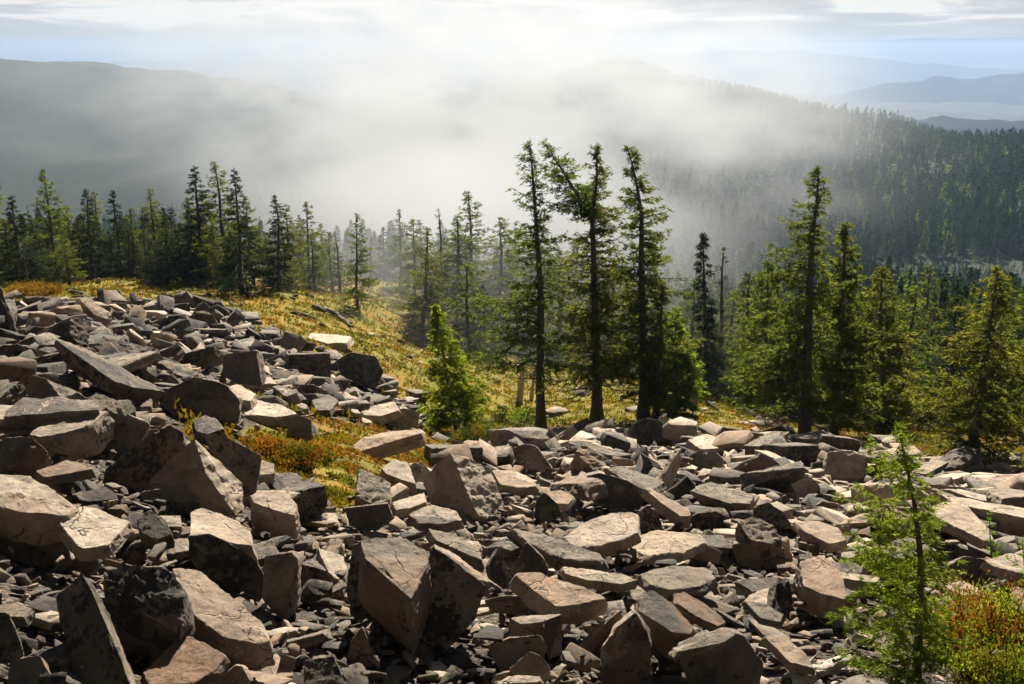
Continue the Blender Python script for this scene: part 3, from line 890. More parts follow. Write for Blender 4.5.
hr('boulder', 'tan sloping boulder partly hidden by the larch sapling foliage', [(800, 562), (820, 554), (842, 570), (846, 600), (822, 594), (804, 586)], (.1, -.45, .85), .6, M_ROCK, .25)
hr('boulder', 'dark low boulder at the foot of the dark conifer pair, right middle', [(690, 455), (700, 450), (716, 452), (724, 460), (712, 466), (696, 464)], (0, -.7, .7), .6, M_ROCK, .1)
hr('flat_rock', 'flat pale slab near the moss at the right centre tree line', [(688, 440), (706, 434), (730, 440), (726, 448), (700, 449)], TOP, .2, P_, .15)
hr('boulder', 'dark humped boulder in front of the twin mossy trunks', [(632, 424), (644, 418), (660, 420), (672, 430), (668, 442), (640, 442)], (0, -.8, .6), .7, L_, .1, short='the dark humped boulder')
hr('boulder', 'grey slab boulder in the shade beneath the tall dark right tree', [(828, 452), (850, 450), (866, 458), (864, 478), (836, 478), (826, 466)], (0, -.7, .7), .5, M_ROCK, .1)
hr('flat_rock', 'tan slab sloping to the right in the lower right rubble', [(744, 600), (766, 604), (784, 614), (780, 622), (760, 618)], (.1, -.35, .95), .25, M_ROCK, .3)
hr('flat_rock', 'pair topping flat stone leaning above the driftwood log', [(764, 636), (784, 634), (806, 654), (814, 668), (790, 662)], (.3, -.4, .85), .2, M_ROCK, .25)
hr('boulder', 'warm brown boulder at the right of the black diamond boulder near the bottom', [(640, 614), (652, 618), (668, 640), (664, 660), (652, 650), (642, 634)], (.4, -.8, .45), .5, W_, .1)


# ------------------------------------------------------------------ the rest of the scree
def dart(n, r0, r1, size_fn, spacing, seed, az_lim=R(46), power=1.0, turf_keep=0.0):
    rg = np.random.RandomState(seed)
    u = rg.rand(n)
    r = np.sqrt(r0 ** 2 + u * (r1 ** 2 - r0 ** 2)) if power == 1.0 else r0 * (r1 / r0) ** u
    az = (rg.rand(n) * 2 - 1) * az_lim
    x, y = r * np.sin(az), r * np.cos(az)
    z = height(x, y)
    s = size_fn(rg, n, r)
    px, py = project(np.stack([x, y, z], 1))
    inside = in_poly(px, py + rg.normal(0, 6, n), SCREE)
    keep = inside | ((rg.rand(n) < turf_keep) & (r > 15))
    x, y, z, s = x[keep], y[keep], z[keep], s[keep]
    grid = {}
    out = []
    cell = max(0.02, float(np.max(s)) * spacing)
    for i in range(len(x)):
        gx, gy = int(x[i] // cell), int(y[i] // cell)
        ok = True
        for a in (-1, 0, 1):
            for b in (-1, 0, 1):
                for j in grid.get((gx + a, gy + b), ()):
                    d = (s[i] + s[j]) * 0.5 * spacing
                    if (x[i] - x[j]) ** 2 + (y[i] - y[j]) ** 2 < d * d:
                        ok = False
                        break
                if not ok:
                    break
            if not ok:
                break
        if ok:
            grid.setdefault((gx, gy), []).append(i)
            out.append(i)
    return np.stack([x[out], y[out], z[out], s[out]], 1)


def rot_matrices(rg, n, tilt):
    yaw = rg.rand(n) * 6.283
    tl = np.abs(rg.normal(0, tilt, n))
    steep = rg.rand(n) < 0.10
    tl = np.where(steep, rg.uniform(0.8, 1.4, n), tl)
    ta = rg.rand(n) * 6.283
    roll = rg.rand(n) * 6.283
    ms = np.zeros((n, 3, 3))
    c, s = np.cos(yaw), np.sin(yaw)
    Z = np.zeros((n, 3, 3))
    Z[:, 0, 0], Z[:, 0, 1], Z[:, 1, 0], Z[:, 1, 1], Z[:, 2, 2] = c, -s, s, c, 1
    ax = np.stack([np.cos(ta), np.sin(ta), np.zeros(n)], 1)
    K = np.zeros((n, 3, 3))
    K[:, 0, 2], K[:, 1, 2], K[:, 2, 0], K[:, 2, 1] = ax[:, 1], -ax[:, 0], -ax[:, 1], ax[:, 0]
    I = np.eye(3)[None]
    T = I + np.sin(tl)[:, None, None] * K + (1 - np.cos(tl))[:, None, None] * (K @ K)
    # the whole bed leans with the slope
    a = -0.26
    B = np.array([[1, 0, 0], [0, math.cos(a), -math.sin(a)], [0, math.sin(a), math.cos(a)]])
    return np.einsum('ij,njk,nkl->nil', B, T, Z)


CLEAR = []
for qx, qy, qr in ((918, 684, .75), (985, 660, .8), (1010, 700, .5), (300, 468, .9), (262, 456, .9), (820, 672, .35), (459, 444, .4)):
    q_ = hit(qx, qy)
    CLEAR.append((q_.x, q_.y, qr))
layers = []
layers.append((dart(20500, 3.0, 60, lambda g, n, r: g.uniform(.42, 1.15, n) * np.clip(.40 + r / 18, .5, 1), .56, 1, turf_keep=.005), .16, .36))
layers.append((dart(33000, 2.6, 55, lambda g, n, r: g.uniform(.20, .55, n), .50, 2, turf_keep=.01), .14, .40))
layers.append((dart(25500, 2.2, 30, lambda g, n, r: g.uniform(.09, .24, n) * (1 + np.clip((r - 9) / 25, 0, 1)), .72, 3, power=0, turf_keep=.01), .10, .5))
layers.append((dart(16500, 2.2, 12, lambda g, n, r: g.uniform(.03, .10, n) * (1 + np.clip((r - 5) / 8, 0, 1)), .8, 4, power=0), .05, .6))
rg = np.random.RandomState(77)
ROCKS = []     # x y z size proto R
cx_, cy_, s_, R_ = [], [], [], []
for li, (arr, lift, tilt) in enumerate(layers):
    n = len(arr)
    Rm = rot_matrices(rg, n, tilt)
    arr = arr.copy()
    arr[:, 2] += arr[:, 3] * rg.uniform(.0, .50 if li < 2 else .12, n) + (.0 if li == 0 else .02)
    if li in (2, 3):     # small stones settle over the bigger ones in places
        arr[:, 2] += np.where(rg.rand(n) < .12, rg.uniform(.0, .18, n), 0)
    gx_, gy_ = project(np.stack([arr[:, 0], arr[:, 1], height(arr[:, 0], arr[:, 1])], 1))
    on_turf = ~in_poly(gx_, gy_, SCREE)
    arr[:, 2] = np.where(on_turf, height(arr[:, 0], arr[:, 1]) + arr[:, 3] * .04, arr[:, 2])
    top = arr[:, :3].copy()
    top[:, 2] += arr[:, 3] * .3
    px, py = project(top)
    bad = np.zeros(n, bool)
    if li >= 2:
        path_ = in_poly(px, py, [(255, 500), (330, 500), (352, 560), (345, 640), (430, 700), (290, 720), (262, 600)])
        bad |= ~path_ & (rg.rand(n) > (.85 if li == 2 else .75))
    if li < 3:
        for tx, ty, tr_ in CLEAR:
            bad |= ((arr[:, 0] - tx) ** 2 + (arr[:, 1] - ty) ** 2 < (tr_ + arr[:, 3] * .5) ** 2) & (arr[:, 3] > .12)
        hp = arr[:, 3] * .45 / np.maximum(arr[:, 1], 1) * F_PX
        if li < 2:
            for ddx, ddy in ((-1, 0), (1, 0), (0, -.6), (0, .6)):
                bad |= ~in_poly(px + hp * ddx, py + hp * ddy, SCREE) & in_poly(px, py, SCREE) & (py > 330) & (px < 500)
        for o, poly, sh, c, size in HEROES:
            cxp, cyp = np.mean([p[0] for p in poly]), np.mean([p[1] for p in poly])
            d_h = c.length
            k = 1.18 if li == 0 else 1.05
            big = [(cxp + (a - cxp) * k, cyp + (b - cyp) * k) for a, b in poly]
            dist = np.linalg.norm(arr[:, :3], axis=1)
            near_ = dist < d_h + .6 * size
            if li == 0:
                x0, x1 = min(a for a, b in poly), max(a for a, b in poly)
                y0, y1 = min(b for a, b in poly), max(b for a, b in poly)
                hx = .25 * (x1 - x0)
                bad |= (px + hp * .8 > x0 + hx) & (px - hp * .8 < x1 - hx) & (py - hp * .7 < y1 - .25 * (y1 - y0)) & (py > y0) & (dist < d_h)
            bad |= in_poly(px, py, big) & near_
            if li < 2:
                for ddx, ddy in ((-.8, -.1), (.8, -.1), (0, -.6), (-.5, -.5), (.5, -.5)):
                    bad |= in_poly(px + hp * ddx, py + hp * ddy, poly) & (dist < d_h)
    arr, Rm = arr[~bad], Rm[~bad]
    for a_, m_ in zip(arr, Rm):
        ROCKS.append((a_, m_, li))

A = np.array([r[0] for r in ROCKS])
LI = np.array([r[2] for r in ROCKS])
dist = np.linalg.norm(A[:, :3], axis=1)
px, py = project(A[:, :3])
inframe = (px > -10) & (px < 1034) & (py < 700) & (py > 270)
score = np.where(inframe, A[:, 3] / dist, 0)
order = np.argsort(-score)
N_IND = 300 - len(HEROES)
ind = set(order[:N_IND].tolist())
proto_of = rg.randint(0, len(PROTO_HI), len(A))

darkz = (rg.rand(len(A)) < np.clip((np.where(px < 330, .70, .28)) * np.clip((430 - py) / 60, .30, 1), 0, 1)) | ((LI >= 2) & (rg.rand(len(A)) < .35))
LAND = [(np.mean([p[0] for p in poly]), np.mean([p[1] for p in poly]), sh) for o, poly, sh, c, s in HEROES if sh]
used = {o['label'] for o, *_ in HEROES}
TONE = ['grey', 'pale', 'lichen spotted', 'brown grey', 'light', 'rusty']


def where(x, y, k=0):
    ls = sorted(LAND, key=lambda l: (l[0] - x) ** 2 + ((l[1] - y) * 1.3) ** 2)
    l = ls[k]
    dx, dy = x - l[0], (y - l[1]) * 1.3
    d = math.hypot(dx, dy)
    a = math.degrees(math.atan2(-dy, dx)) % 360
    w = ['right of', 'up and right of', 'above', 'up and left of', 'left of', 'down and left of', 'below', 'down and right of'][int((a + 22.5) // 45) % 8]
    pre = 'close ' if d < 45 else ('' if d < 90 else 'well ')
    return (pre + w + ' ' + l[2]).strip(), d


rs = random.Random(9)
for i in order[:N_IND]:
    i = int(i)
    pi = int(proto_of[i])
    shp = SHAPES[pi]
    s = A[i, 3]
    tone = 'dark' if darkz[i] else TONE[pi % 6]
    nm = {'slab': 'flat_rock', 'block': 'boulder', 'wedge': 'rock', 'shard': 'rock_shard'}[shp]
    Rm = ROCKS[i][1]
    up = Rm[2, 2]
    pose = 'lying flat' if up > .93 else ('tilted' if up > .75 else ('steeply tilted' if up > .45 else 'standing on edge'))
    sz = 'small' if s < .42 else ('medium' if s < .75 else 'big')
    cands = []
    for k in range(4):
        w1, d1 = where(px[i], py[i], k)
        word = {'slab': 'slab', 'block': 'block', 'wedge': 'wedge rock', 'shard': 'narrow rock'}[shp]
        cands.append(f'{tone} {word} {pose}, {w1}')
        cands.append(f'{sz} {tone} {word} {pose}, {w1}')
    lab = next((c for c in cands if c not in used and len(c.split()) <= 16), None)
    if lab is None:
        row = ['farthest', 'far', 'middle', 'near', 'nearest'][min(4, int((py[i] - 270) / 83))]
        lab = next((c for c in [f'{sz} {tone} {shp} {pose}, {row} part, {where(px[i], py[i], k)[0]}' for k in range(3)] if c not in used and len(c.split()) <= 16), cands[1])
    used.add(lab)
    M4 = Matrix([[*(Rm[a] * s), A[i, a]] for a in range(3)] + [[0, 0, 0, 1]])
    o = bpy.data.objects.new(nm, PROTO_HI[pi])
    COL.objects.link(o)
    o.matrix_world = M4
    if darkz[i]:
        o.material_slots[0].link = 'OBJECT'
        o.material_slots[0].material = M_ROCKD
    o['label'] = lab
    o['category'] = {'slab': 'flat rock', 'block': 'boulder', 'wedge': 'rock', 'shard': 'rock'}[shp]
    o['group'] = 'rocks of the scree slope'

# everything smaller: one bed of rubble
Vs, Fs, Ms = [], [], []
base = 0
for i in range(len(A)):
    if i in ind or (LI[i] > 1 and not (-420 < px[i] < 1444)):
        continue
    V, Fc = PROTO_LO[proto_of[i]]
    Vs.append((V * A[i, 3]) @ ROCKS[i][1].T + A[i, :3])
    Fs.append(Fc + base)
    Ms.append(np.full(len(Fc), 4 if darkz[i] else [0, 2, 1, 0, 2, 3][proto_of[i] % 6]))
    base += len(V)
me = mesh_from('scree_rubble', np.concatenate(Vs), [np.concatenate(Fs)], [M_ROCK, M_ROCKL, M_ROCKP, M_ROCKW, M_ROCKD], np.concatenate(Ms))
print('rubble rocks', len(Vs), 'faces', len(me.polygons))
add_obj('scree_rubble', me, kind='stuff')


# ------------------------------------------------------------------ trees
def tube(path, radii, sides=6):
    path = np.asarray(path, float)
    n = len(path)
    tan = np.gradient(path, axis=0)
    tan /= np.linalg.norm(tan, axis=1)[:, None] + 1e-9
    ref = np.array([0.3, 0.9, 0.1]) if abs(tan[0, 2]) > .8 else np.array([0, 0, 1.0])
    a = np.cross(tan, ref)
    a /= np.linalg.norm(a, axis=1)[:, None] + 1e-9
    b = np.cross(tan, a)
    th = np.linspace(0, 2 * np.pi, sides, endpoint=False)
    V = path[:, None] + (a[:, None] * np.cos(th)[None, :, None] + b[:, None] * np.sin(th)[None, :, None]) * np.asarray(radii)[:, None, None]
    V = V.reshape(-1, 3)
    i, j = np.meshgrid(np.arange(n - 1), np.arange(sides), indexing='ij')
    q = np.stack([i * sides + j, i * sides + (j + 1) % sides, (i + 1) * sides + (j + 1) % sides, (i + 1) * sides + j], -1).reshape(-1, 4)
    return V, q


def needles(P, D, ln, wd, rg, droop=0.0, spread=0.8):
    """One slender triangle per point, swept along the twig direction."""
    n = len(P)
    d = D + rg.normal(0, spread, (n, 3)) * 0.6
    d[:, 2] -= droop
    d /= np.linalg.norm(d, axis=1)[:, None] + 1e-9
    s = np.cross(d, rg.normal(0, 1, (n, 3)))
    s /= np.linalg.norm(s, axis=1)[:, None] + 1e-9
    L_ = ln * rg.uniform(.6, 1.35, n)[:, None]
    W = wd * rg.uniform(.7, 1.3, n)[:, None]
    base = P - d * L_ * .25
    V = np.stack([base + s * W * .5, base - s * W * .5, P + d * L_ * .75], 1).reshape(-1, 3)
    F = np.arange(n * 3).reshape(-1, 3)
    return V, F


def conifer_mesh(seed, h, trunk_path=None, crown_from=.12, width=.22, left=1.0, right=1.0, nbr=70, tufts=220, nl=.16, nw=.03,
                 up=.15, droop=.1, flag=(0, 0), ragged=.35, r0=None, bare=.2, shape='larch', twig=.35, dead=0.0, bw=1.0):
    """Trunk mesh parts + crown arrays. Local frame: base at the origin."""
    rg = np.random.RandomState(seed)
    if trunk_path is None:
        k = np.linspace(0, 1, 9)
        sway = np.cumsum(rg.normal(0, .006, (9, 2)), 0) * h
        trunk_path = np.stack([sway[:, 0] + flag[0] * .04 * h * k ** 2, sway[:, 1], k * h], 1)
        trunk_path[0, :2] = 0
    tp = np.asarray(trunk_path, float)
    seg = np.r_[0, np.cumsum(np.linalg.norm(np.diff(tp, axis=0), axis=1))]
    tt = np.linspace(0, 1, 18)
    path = np.stack([np.interp(tt * seg[-1], seg, tp[:, a]) for a in range(3)], 1)
    r0 = r0 or h * .018
    rad = r0 * (1 - tt) ** .8 + h * .0012
    rad[0] *= 1.5
    rad[1] *= 1.1
    tV, tF = tube(path, rad, 8)
    bV, bF, bb = [], [], 0
    P, D = [], []
    DP, DD = [], []
    for i in range(nbr):
        t = crown_from + (1 - crown_from) * (i + rg.rand()) / nbr
        p0 = np.array([np.interp(t, tt, path[:, a]) for a in range(3)])
        az = rg.rand() * 2 * np.pi
        dr = np.array([math.cos(az), math.sin(az), 0])
        if shape == 'fir':
            env = (1 - t) ** .8 * 1.05 + .03
        else:
            env = min(1.0, (1 - t) / .72) ** .78 * (.75 + .25 * min(1, (t - crown_from) / .25 + .35)) + .05
        side = left if dr[0] < 0 else right
        ln = h * width * env * (1 + (side - 1) * abs(dr[0])) * rg.uniform(1 - ragged, 1 + ragged * .6)
        if rg.rand() < .06:
            ln *= 1.3
        dr = dr + np.array([flag[0], flag[1], 0]) * (.35 + .65 * t)
        dr /= np.linalg.norm(dr)
        u0 = up + (t - .4) * .45 + rg.normal(0, .10)
        m = 6
        kk = np.linspace(0, 1, m)
        br = p0 + dr * (ln * kk)[:, None]
        br[:, 2] += ln * (u0 * kk - droop * 1.2 * kk ** 1.5 + .22 * kk ** 3)
        br[1:] += rg.normal(0, .035 * ln, (m - 1, 3))
        rb = r0 * .22 * (1 - t * .6) * (1 - kk * .85) * bw
        v, f = tube(br, np.maximum(rb, h * .0006), 4)
        bV.append(v); bF.append(f + bb); bb += len(v)
        isdead = rg.rand() < dead or t < crown_from + .04
        # twigs
        nt_ = max(3, int(ln / (h * width) * 11))
        for q in range(nt_):
            k = bare + (1 - bare) * (q + rg.rand()) / nt_
            b0 = np.array([np.interp(k, kk, br[:, a]) for a in range(3)])
            sd = np.cross(dr, [0, 0, 1]) * (1 if q % 2 else -1)
            td = dr * rg.uniform(.4, 1) + sd * rg.uniform(.3, 1) + np.array([0, 0, rg.normal(-.05, .25)])
            td /= np.linalg.norm(td)
            tl = twig * ln * (1.15 - k) * rg.uniform(.5, 1.2) + nl * .6
            nn = max(2, int(tufts * (tl / (twig * h * width + 1e-6)) / 11 * rg.uniform(.6, 1.3)))
            s = rg.rand(nn)
            pts = b0 + td * (tl * s)[:, None] + rg.normal(0, nl * .22, (nn, 3))
            pts[:, 2] -= .25 * tl * s ** 2 * droop * 4
            (DP if isdead else P).append(pts[:max(1, nn // 5)] if isdead else pts)
            (DD if isdead else D).append(np.repeat(td[None], max(1, nn // 5) if isdead else nn, 0))
    P.append(path[-3:][rg.randint(0, 3, 24)] + rg.normal(0, nl * .3, (24, 3)))
    D.append(np.repeat(np.array([[0, 0, 1.0]]), 24, 0))
    P, D = np.concatenate(P), np.concatenate(D)
    nV, nF = needles(P, D, nl, nw, rg, droop * .6)
    crown_V = [np.concatenate(bV)]
    faces = [np.concatenate(bF)]
    mi = [np.zeros(len(faces[0]), int)]
    crown_V.append(nV)
    faces.append(nF + bb)
    mi.append(np.ones(len(nF), int))
    if DP:
        dV, dF = needles(np.concatenate(DP), np.concatenate(DD), nl * 1.2, nw * .6, rg)
        faces.append(dF + bb + len(nV))
        crown_V.append(dV)
        mi.append(np.full(len(dF), 2))
    return (tV, tF), (np.concatenate(crown_V), faces, np.concatenate(mi))


def make_tree(name, kind, spec, needle_m, label, cat, group, base, bark=None, rotz=0, scale=1):
    (tV, tF), (cV, cF, mi) = conifer_mesh(**spec)
    e = bpy.data.objects.new(name, None)
    COL.objects.link(e)
    e.location = base
    e.rotation_euler = (0, 0, rotz)
    e.scale = (scale,) * 3
    e['label'], e['category'] = label, cat
    if group:
        e['group'] = group
    tr = add_obj('trunk', mesh_from('trunk', tV, [tF], [bark or M_BARK], smooth=True), e)
    cr_ = add_obj('crown', mesh_from('crown', cV, cF, [M_BARK, needle_m, M_DEAD], mi), e)
    return e


def ground_at(px, d):
    v = ray(px, 400)
    x, y = v.x / math.hypot(v.x, v.y) * d, v.y / math.hypot(v.x, v.y) * d
    return Vector((x, y, H(x, y)))


def world_at(px, py, y):
    v = ray(px, py)
    return v * (y / v.y)


TREES = 'conifers of the slope'


def hero_tree(name, label, cat, base_px, base_py, pts, needle_m=M_LARCH, d=None, **spec):
    b = hit(base_px, base_py) if d is None else ground_at(base_px, d)
    b = Vector((b.x, b.y, H(b.x, b.y) - .05))
    path = [(0, 0, 0)]
    for px, py in pts:
        w = world_at(px, py, b.y) - b
        path.append((w.x, w.y, w.z))
    h = path[-1][2]
    pxm = math.hypot(b.x, b.y, b.z) / F_PX      # metres per pixel there
    if 'wpx' in spec:
        spec['width'] = spec.pop('wpx') * pxm / h
    spec.setdefault('nl', max(.045, 4.2 * pxm))
    spec.setdefault('nw', max(.008, 1.15 * pxm))
    spec.update(h=h, trunk_path=path)
    print(name, 'dist %.1f h %.1f' % (b.length, h))
    return make_tree(name, None, spec, needle_m, label, cat, TREES, b)


hero_tree('larch_tree', 'tall airy larch, first of the three tall windswept ones, beside the pale dead snags', 'larch', 541, 430,
          [(540, 380), (541, 300), (536, 220), (533, 180), (530, 143)], seed=11, wpx=54, left=1.2, right=.75, nbr=168, tufts=390, crown_from=.19,
          up=.18, droop=.22, ragged=.5, flag=(-.25, 0), r0=.17, bare=.02, dead=.10)
hero_tree('larch_tree', 'tall middle larch of the windswept three, with straight top above a bare trunk', 'larch', 597, 420,
          [(597, 380), (596, 320), (594, 270), (592, 215), (597, 180), (597, 146)], seed=12, wpx=46, left=1.0, right=1.0, nbr=176, tufts=459, crown_from=.11,
          up=.15, droop=.2, ragged=.5, flag=(.1, 0), r0=.20, bare=.02, dead=.06)
# the leaning second leader of the middle larch is a trunk fork: its own crown piece, child of nothing else
hero_tree('larch_tree', 'tall dark larch, last of the windswept three, its top bent over to the left', 'larch', 643, 417,
          [(644, 380), (643, 320), (641, 260), (642, 215), (634, 170), (627, 147)], seed=13, wpx=42, left=.9, right=1.15, nbr=168, tufts=436, crown_from=.08,
          up=.12, droop=.2, ragged=.45, flag=(.15, 0), r0=.18, bare=.02, dead=.08)
hero_tree('fir_tree', 'short bushy dark fir pressed against the bent topped larch', 'fir', 656, 418,
          [(657, 380), (661, 330), (662, 284)], needle_m=M_LARCH, seed=14, wpx=17, nbr=90, tufts=150, crown_from=.03, up=.05, droop=.2, shape='fir', r0=.12)
hero_tree('larch_tree', 'bright green bushy young larch just right of the windswept three', 'larch', 676, 414,
          [(676, 370), (675, 312)], needle_m=M_YOUNG, seed=15, wpx=24, nbr=110, tufts=420, crown_from=.03, up=.15, droop=.15, r0=.07)
hero_tree('larch_tree', 'small bright larch sapling at the edge of the scree in front of the snags', 'larch', 459, 444,
          [(452, 410), (444, 360), (436, 306)], needle_m=M_YOUNG, seed=16, wpx=37, left=.8, right=1.05, nbr=150, tufts=520, crown_from=.03, up=.25, droop=.2, shape='fir', r0=.06, flag=(.15, 0))
hero_tree('fir_tree', 'slim dead looking dark spruce standing alone between the two tree groups', 'spruce', 707, 388,
          [(706, 340), (704, 280), (703, 234)], needle_m=M_FIR, seed=17, wpx=22, nbr=140, tufts=280, crown_from=.03, up=-.05, droop=.3, shape='fir', d=52, dead=.3)
hero_tree('larch_tree', 'tallest larch on the right with black trunk and long yellow branches to the left', 'larch', 804, 446,
          [(806, 400), (808, 320), (812, 240), (817, 200), (819, 168)], seed=18, wpx=52, left=1.15, right=.75, nbr=176, tufts=482, crown_from=.10,
          up=.12, droop=.2, ragged=.55, flag=(-.2, 0), r0=.19, bare=.02)
hero_tree('larch_tree', 'full crowned larch tight behind the tallest right hand larch', 'larch', 833, 442,
          [(836, 380), (842, 300), (846, 224)], seed=19, wpx=34, left=.8, right=1.1, nbr=160, tufts=459, crown_from=.08, up=.12, droop=.2, r0=.15, bare=.02)
hero_tree('larch_tree', 'broad light green larch between the tallest pair and the right edge larch', 'larch', 884, 436,
          [(884, 380), (880, 330), (882, 268)], seed=20, wpx=38, nbr=150, tufts=380, crown_from=.05, up=.1, droop=.2, d=38, r0=.14)
hero_tree('larch_tree', 'dark trunked spreading larch near the right edge, feet among pale stones', 'larch', 971, 477,
          [(974, 430), (984, 370), (990, 320), (999, 268)], seed=21, wpx=54, left=1.0, right=1.0, nbr=152, tufts=482, crown_from=.14, up=.12, droop=.2, r0=.13, bare=.02, ragged=.5)
hero_tree('larch_tree', 'yellow green larch low behind the tallest right hand larch, on its left', 'larch', 765, 418,
          [(765, 370), (766, 318), (768, 262)], seed=22, wpx=36, nbr=130, tufts=380, crown_from=.05, d=44, r0=.10)
hero_tree('larch_tree', 'yellow larch at the far right edge behind the spreading larch', 'larch', 1030, 430,
          [(1030, 380), (1028, 330), (1030, 285)], seed=23, wpx=40, nbr=130, tufts=380, crown_from=.05, d=36, r0=.12)

# fork of the middle larch: a part of that tree
mid = [o for o in bpy.data.objects if o.get('label', '').startswith('tall middle larch')][0]
yb = mid.location.y
path = [tuple(world_at(px, py, yb) - mid.location) for px, py in [(593, 222), (578, 196), (562, 170), (544, 142)]]
rel = [tuple(Vector(p) - Vector(path[0])) for p in path]
hh = 90 * 37 / F_PX
(tV, tF), (cV, cF, mi) = conifer_mesh(seed=33, h=hh, trunk_path=rel, crown_from=.05, width=.34, nbr=60, tufts=210, nl=.15, nw=.04, up=.15, droop=.2, flag=(-.6, 0), r0=.08, bare=.02)
f1 = add_obj('fork', mesh_from('fork', tV + np.array(path[0]), [tF], [M_BARK], smooth=True), mid)
add_obj('crown', mesh_from('crown', cV + np.array(path[0]), cF, [M_BARK, M_LARCH, M_DEAD], mi), f1)


# pale dead snags by the first larch
def snag(label, px, py, top, r0, seed, m=M_SNAG):
    rg = np.random.RandomState(seed)
    b = hit(px, py)
    b = Vector((b.x, b.y, H(b.x, b.y) - .05))
    pts = [(0, 0, 0)]
    for x, y in top:
        pts.append(tuple(world_at(x, y, b.y) - b))
    p = np.array(pts)
    seg = np.r_[0, np.cumsum(np.linalg.norm(np.diff(p, axis=0), axis=1))]
    tt = np.linspace(0, 1, 14)
    pth = np.stack([np.interp(tt * seg[-1], seg, p[:, a]) for a in range(3)], 1)
    rad = r0 * (1 - .55 * tt) * (1 + rg.normal(0, .06, 14))
    rad[0] *= 1.5
    rad[-1] *= .25
    V, F_ = tube(pth, rad, 9)
    e = bpy.data.objects.new('dead_snag', None)
    COL.objects.link(e)
    e.location = b
    e['label'], e['category'] = label, 'dead tree'
    add_obj('trunk', mesh_from('trunk', V, [F_], [m], smooth=True), e)
    Vs, Fs, bb = [], [], 0
    for k in range(7):
        t = rg.uniform(.3, .95)
        q = np.array([np.interp(t, tt, pth[:, a]) for a in range(3)])
        a = rg.rand() * 6.28
        l = rg.uniform(.15, .5)
        d = np.array([math.cos(a), math.sin(a), rg.uniform(-.1, .5)])
        v, f = tube([q, q + d * l * .5, q + d * l + [0, 0, .04]], [r0 * .22, r0 * .14, r0 * .03], 5)
        Vs.append(v); Fs.append(f + bb); bb += len(v)
    add_obj('branch', mesh_from('branch', np.concatenate(Vs), [np.concatenate(Fs)], [m]), e)


snag('pale barkless dead stump standing left of the first windswept larch', 519, 403, [(521, 385), (524, 362)], .17, 1)
snag('short leaning dead stump close right of the pale barkless stump', 531, 402, [(532, 390), (535, 374)], .11, 2)

# -------- sapling in the near right corner, and its thin neighbour
hero_tree('larch_sapling', 'feathery young larch sapling with thin dark stem in the lower right among rocks', 'sapling', 917, 684,
          [(919, 620), (921, 560), (914, 500), (905, 458), (897, 425)], needle_m=M_YOUNG, seed=41, wpx=62, left=1.35, right=.55, nbr=95, tufts=760, crown_from=.04,
          up=.28, droop=.12, r0=.026, nl=.034, nw=.006, bare=.06, twig=.36, flag=(-.1, -.1), ragged=.35, bw=1.2)
hero_tree('larch_sapling', 'spindly bare little sapling standing by the right edge stones', 'sapling', 992, 588,
          [(992, 560), (990, 536), (989, 514)], needle_m=M_YOUNG, seed=42, wpx=12, nbr=16, tufts=60, crown_from=.35, r0=.010, nl=.035, nw=.007)
hero_tree('larch_sapling', 'low bright sapling tuft cut off by the right edge above the heath shrub', 'sapling', 1030, 668,
          [(1028, 630), (1026, 580), (1022, 540)], needle_m=M_YOUNG, seed=43, wpx=34, nbr=30, tufts=220, crown_from=.05, r0=.014, nl=.032, nw=.006)

# -------- the tree line on the left and in the middle: each with its own size, from a few grown trees
rgt = random.Random(21)
PROTO_T = []


def proto_tree(seed, kind):
    if kind == 'larch':
        spec = dict(seed=seed, h=8.0, width=.21, nbr=100, tufts=320, nl=.17, nw=.055, crown_from=.10, up=.12, droop=.2, ragged=.45, dead=.05)
        m_ = M_LARCH
    elif kind == 'fir':
        spec = dict(seed=seed, h=8.0, width=.21, nbr=120, tufts=330, nl=.16, nw=.060, crown_from=.04, up=.0, droop=.25, shape='fir', ragged=.3)
        m_ = M_FIR
    else:
        spec = dict(seed=seed, h=8.0, width=.13, nbr=75, tufts=120, nl=.16, nw=.04, crown_from=.08, up=.02, droop=.2, shape='fir', ragged=.5, dead=.35)
        m_ = M_FIR
    (tV, tF), (cV, cF, mi) = conifer_mesh(**spec)
    return mesh_from('trunk', tV, [tF], [M_BARK], smooth=True), mesh_from('crown', cV, cF, [M_BARK, m_, M_DEAD], mi)


for k in range(5):
    PROTO_T.append(('larch', *proto_tree(100 + k, 'larch')))
for k in range(5):
    PROTO_T.append(('fir', *proto_tree(200 + k, 'fir')))
for k in range(3):
    PROTO_T.append(('spruce', *proto_tree(300 + k, 'spruce')))
tree_labels = set()
NTREE = [0]


def plant(kind, x, y, h, label, wscale=1.0, lean=0.0, group=TREES):
    opts = [p for p in PROTO_T if p[0] == kind]
    _, tm, cm = rgt.choice(opts)
    name = kind + '_tree'
    e = bpy.data.objects.new(name, None)
    COL.objects.link(e)
    e.location = (x, y, H(x, y) - .1)
    e.rotation_euler = (rgt.uniform(-.02, .02), lean, rgt.uniform(0, 6.28))
    s = h / 8.0
    e.scale = (s * wscale, s * wscale, s)
    e['label'], e['category'], e['group'] = label, kind, group
    add_obj('trunk', tm, e)
    add_obj('crown', cm, e)
    NTREE[0] += 1
    return e


def plant_px(kind, px, d, top, label, w=1.0):
    b = ground_at(px, d)
    wt = world_at(px, top, b.y)
    return plant(kind, b.x, b.y, (wt.z - b.z) * 1.10, label, w)


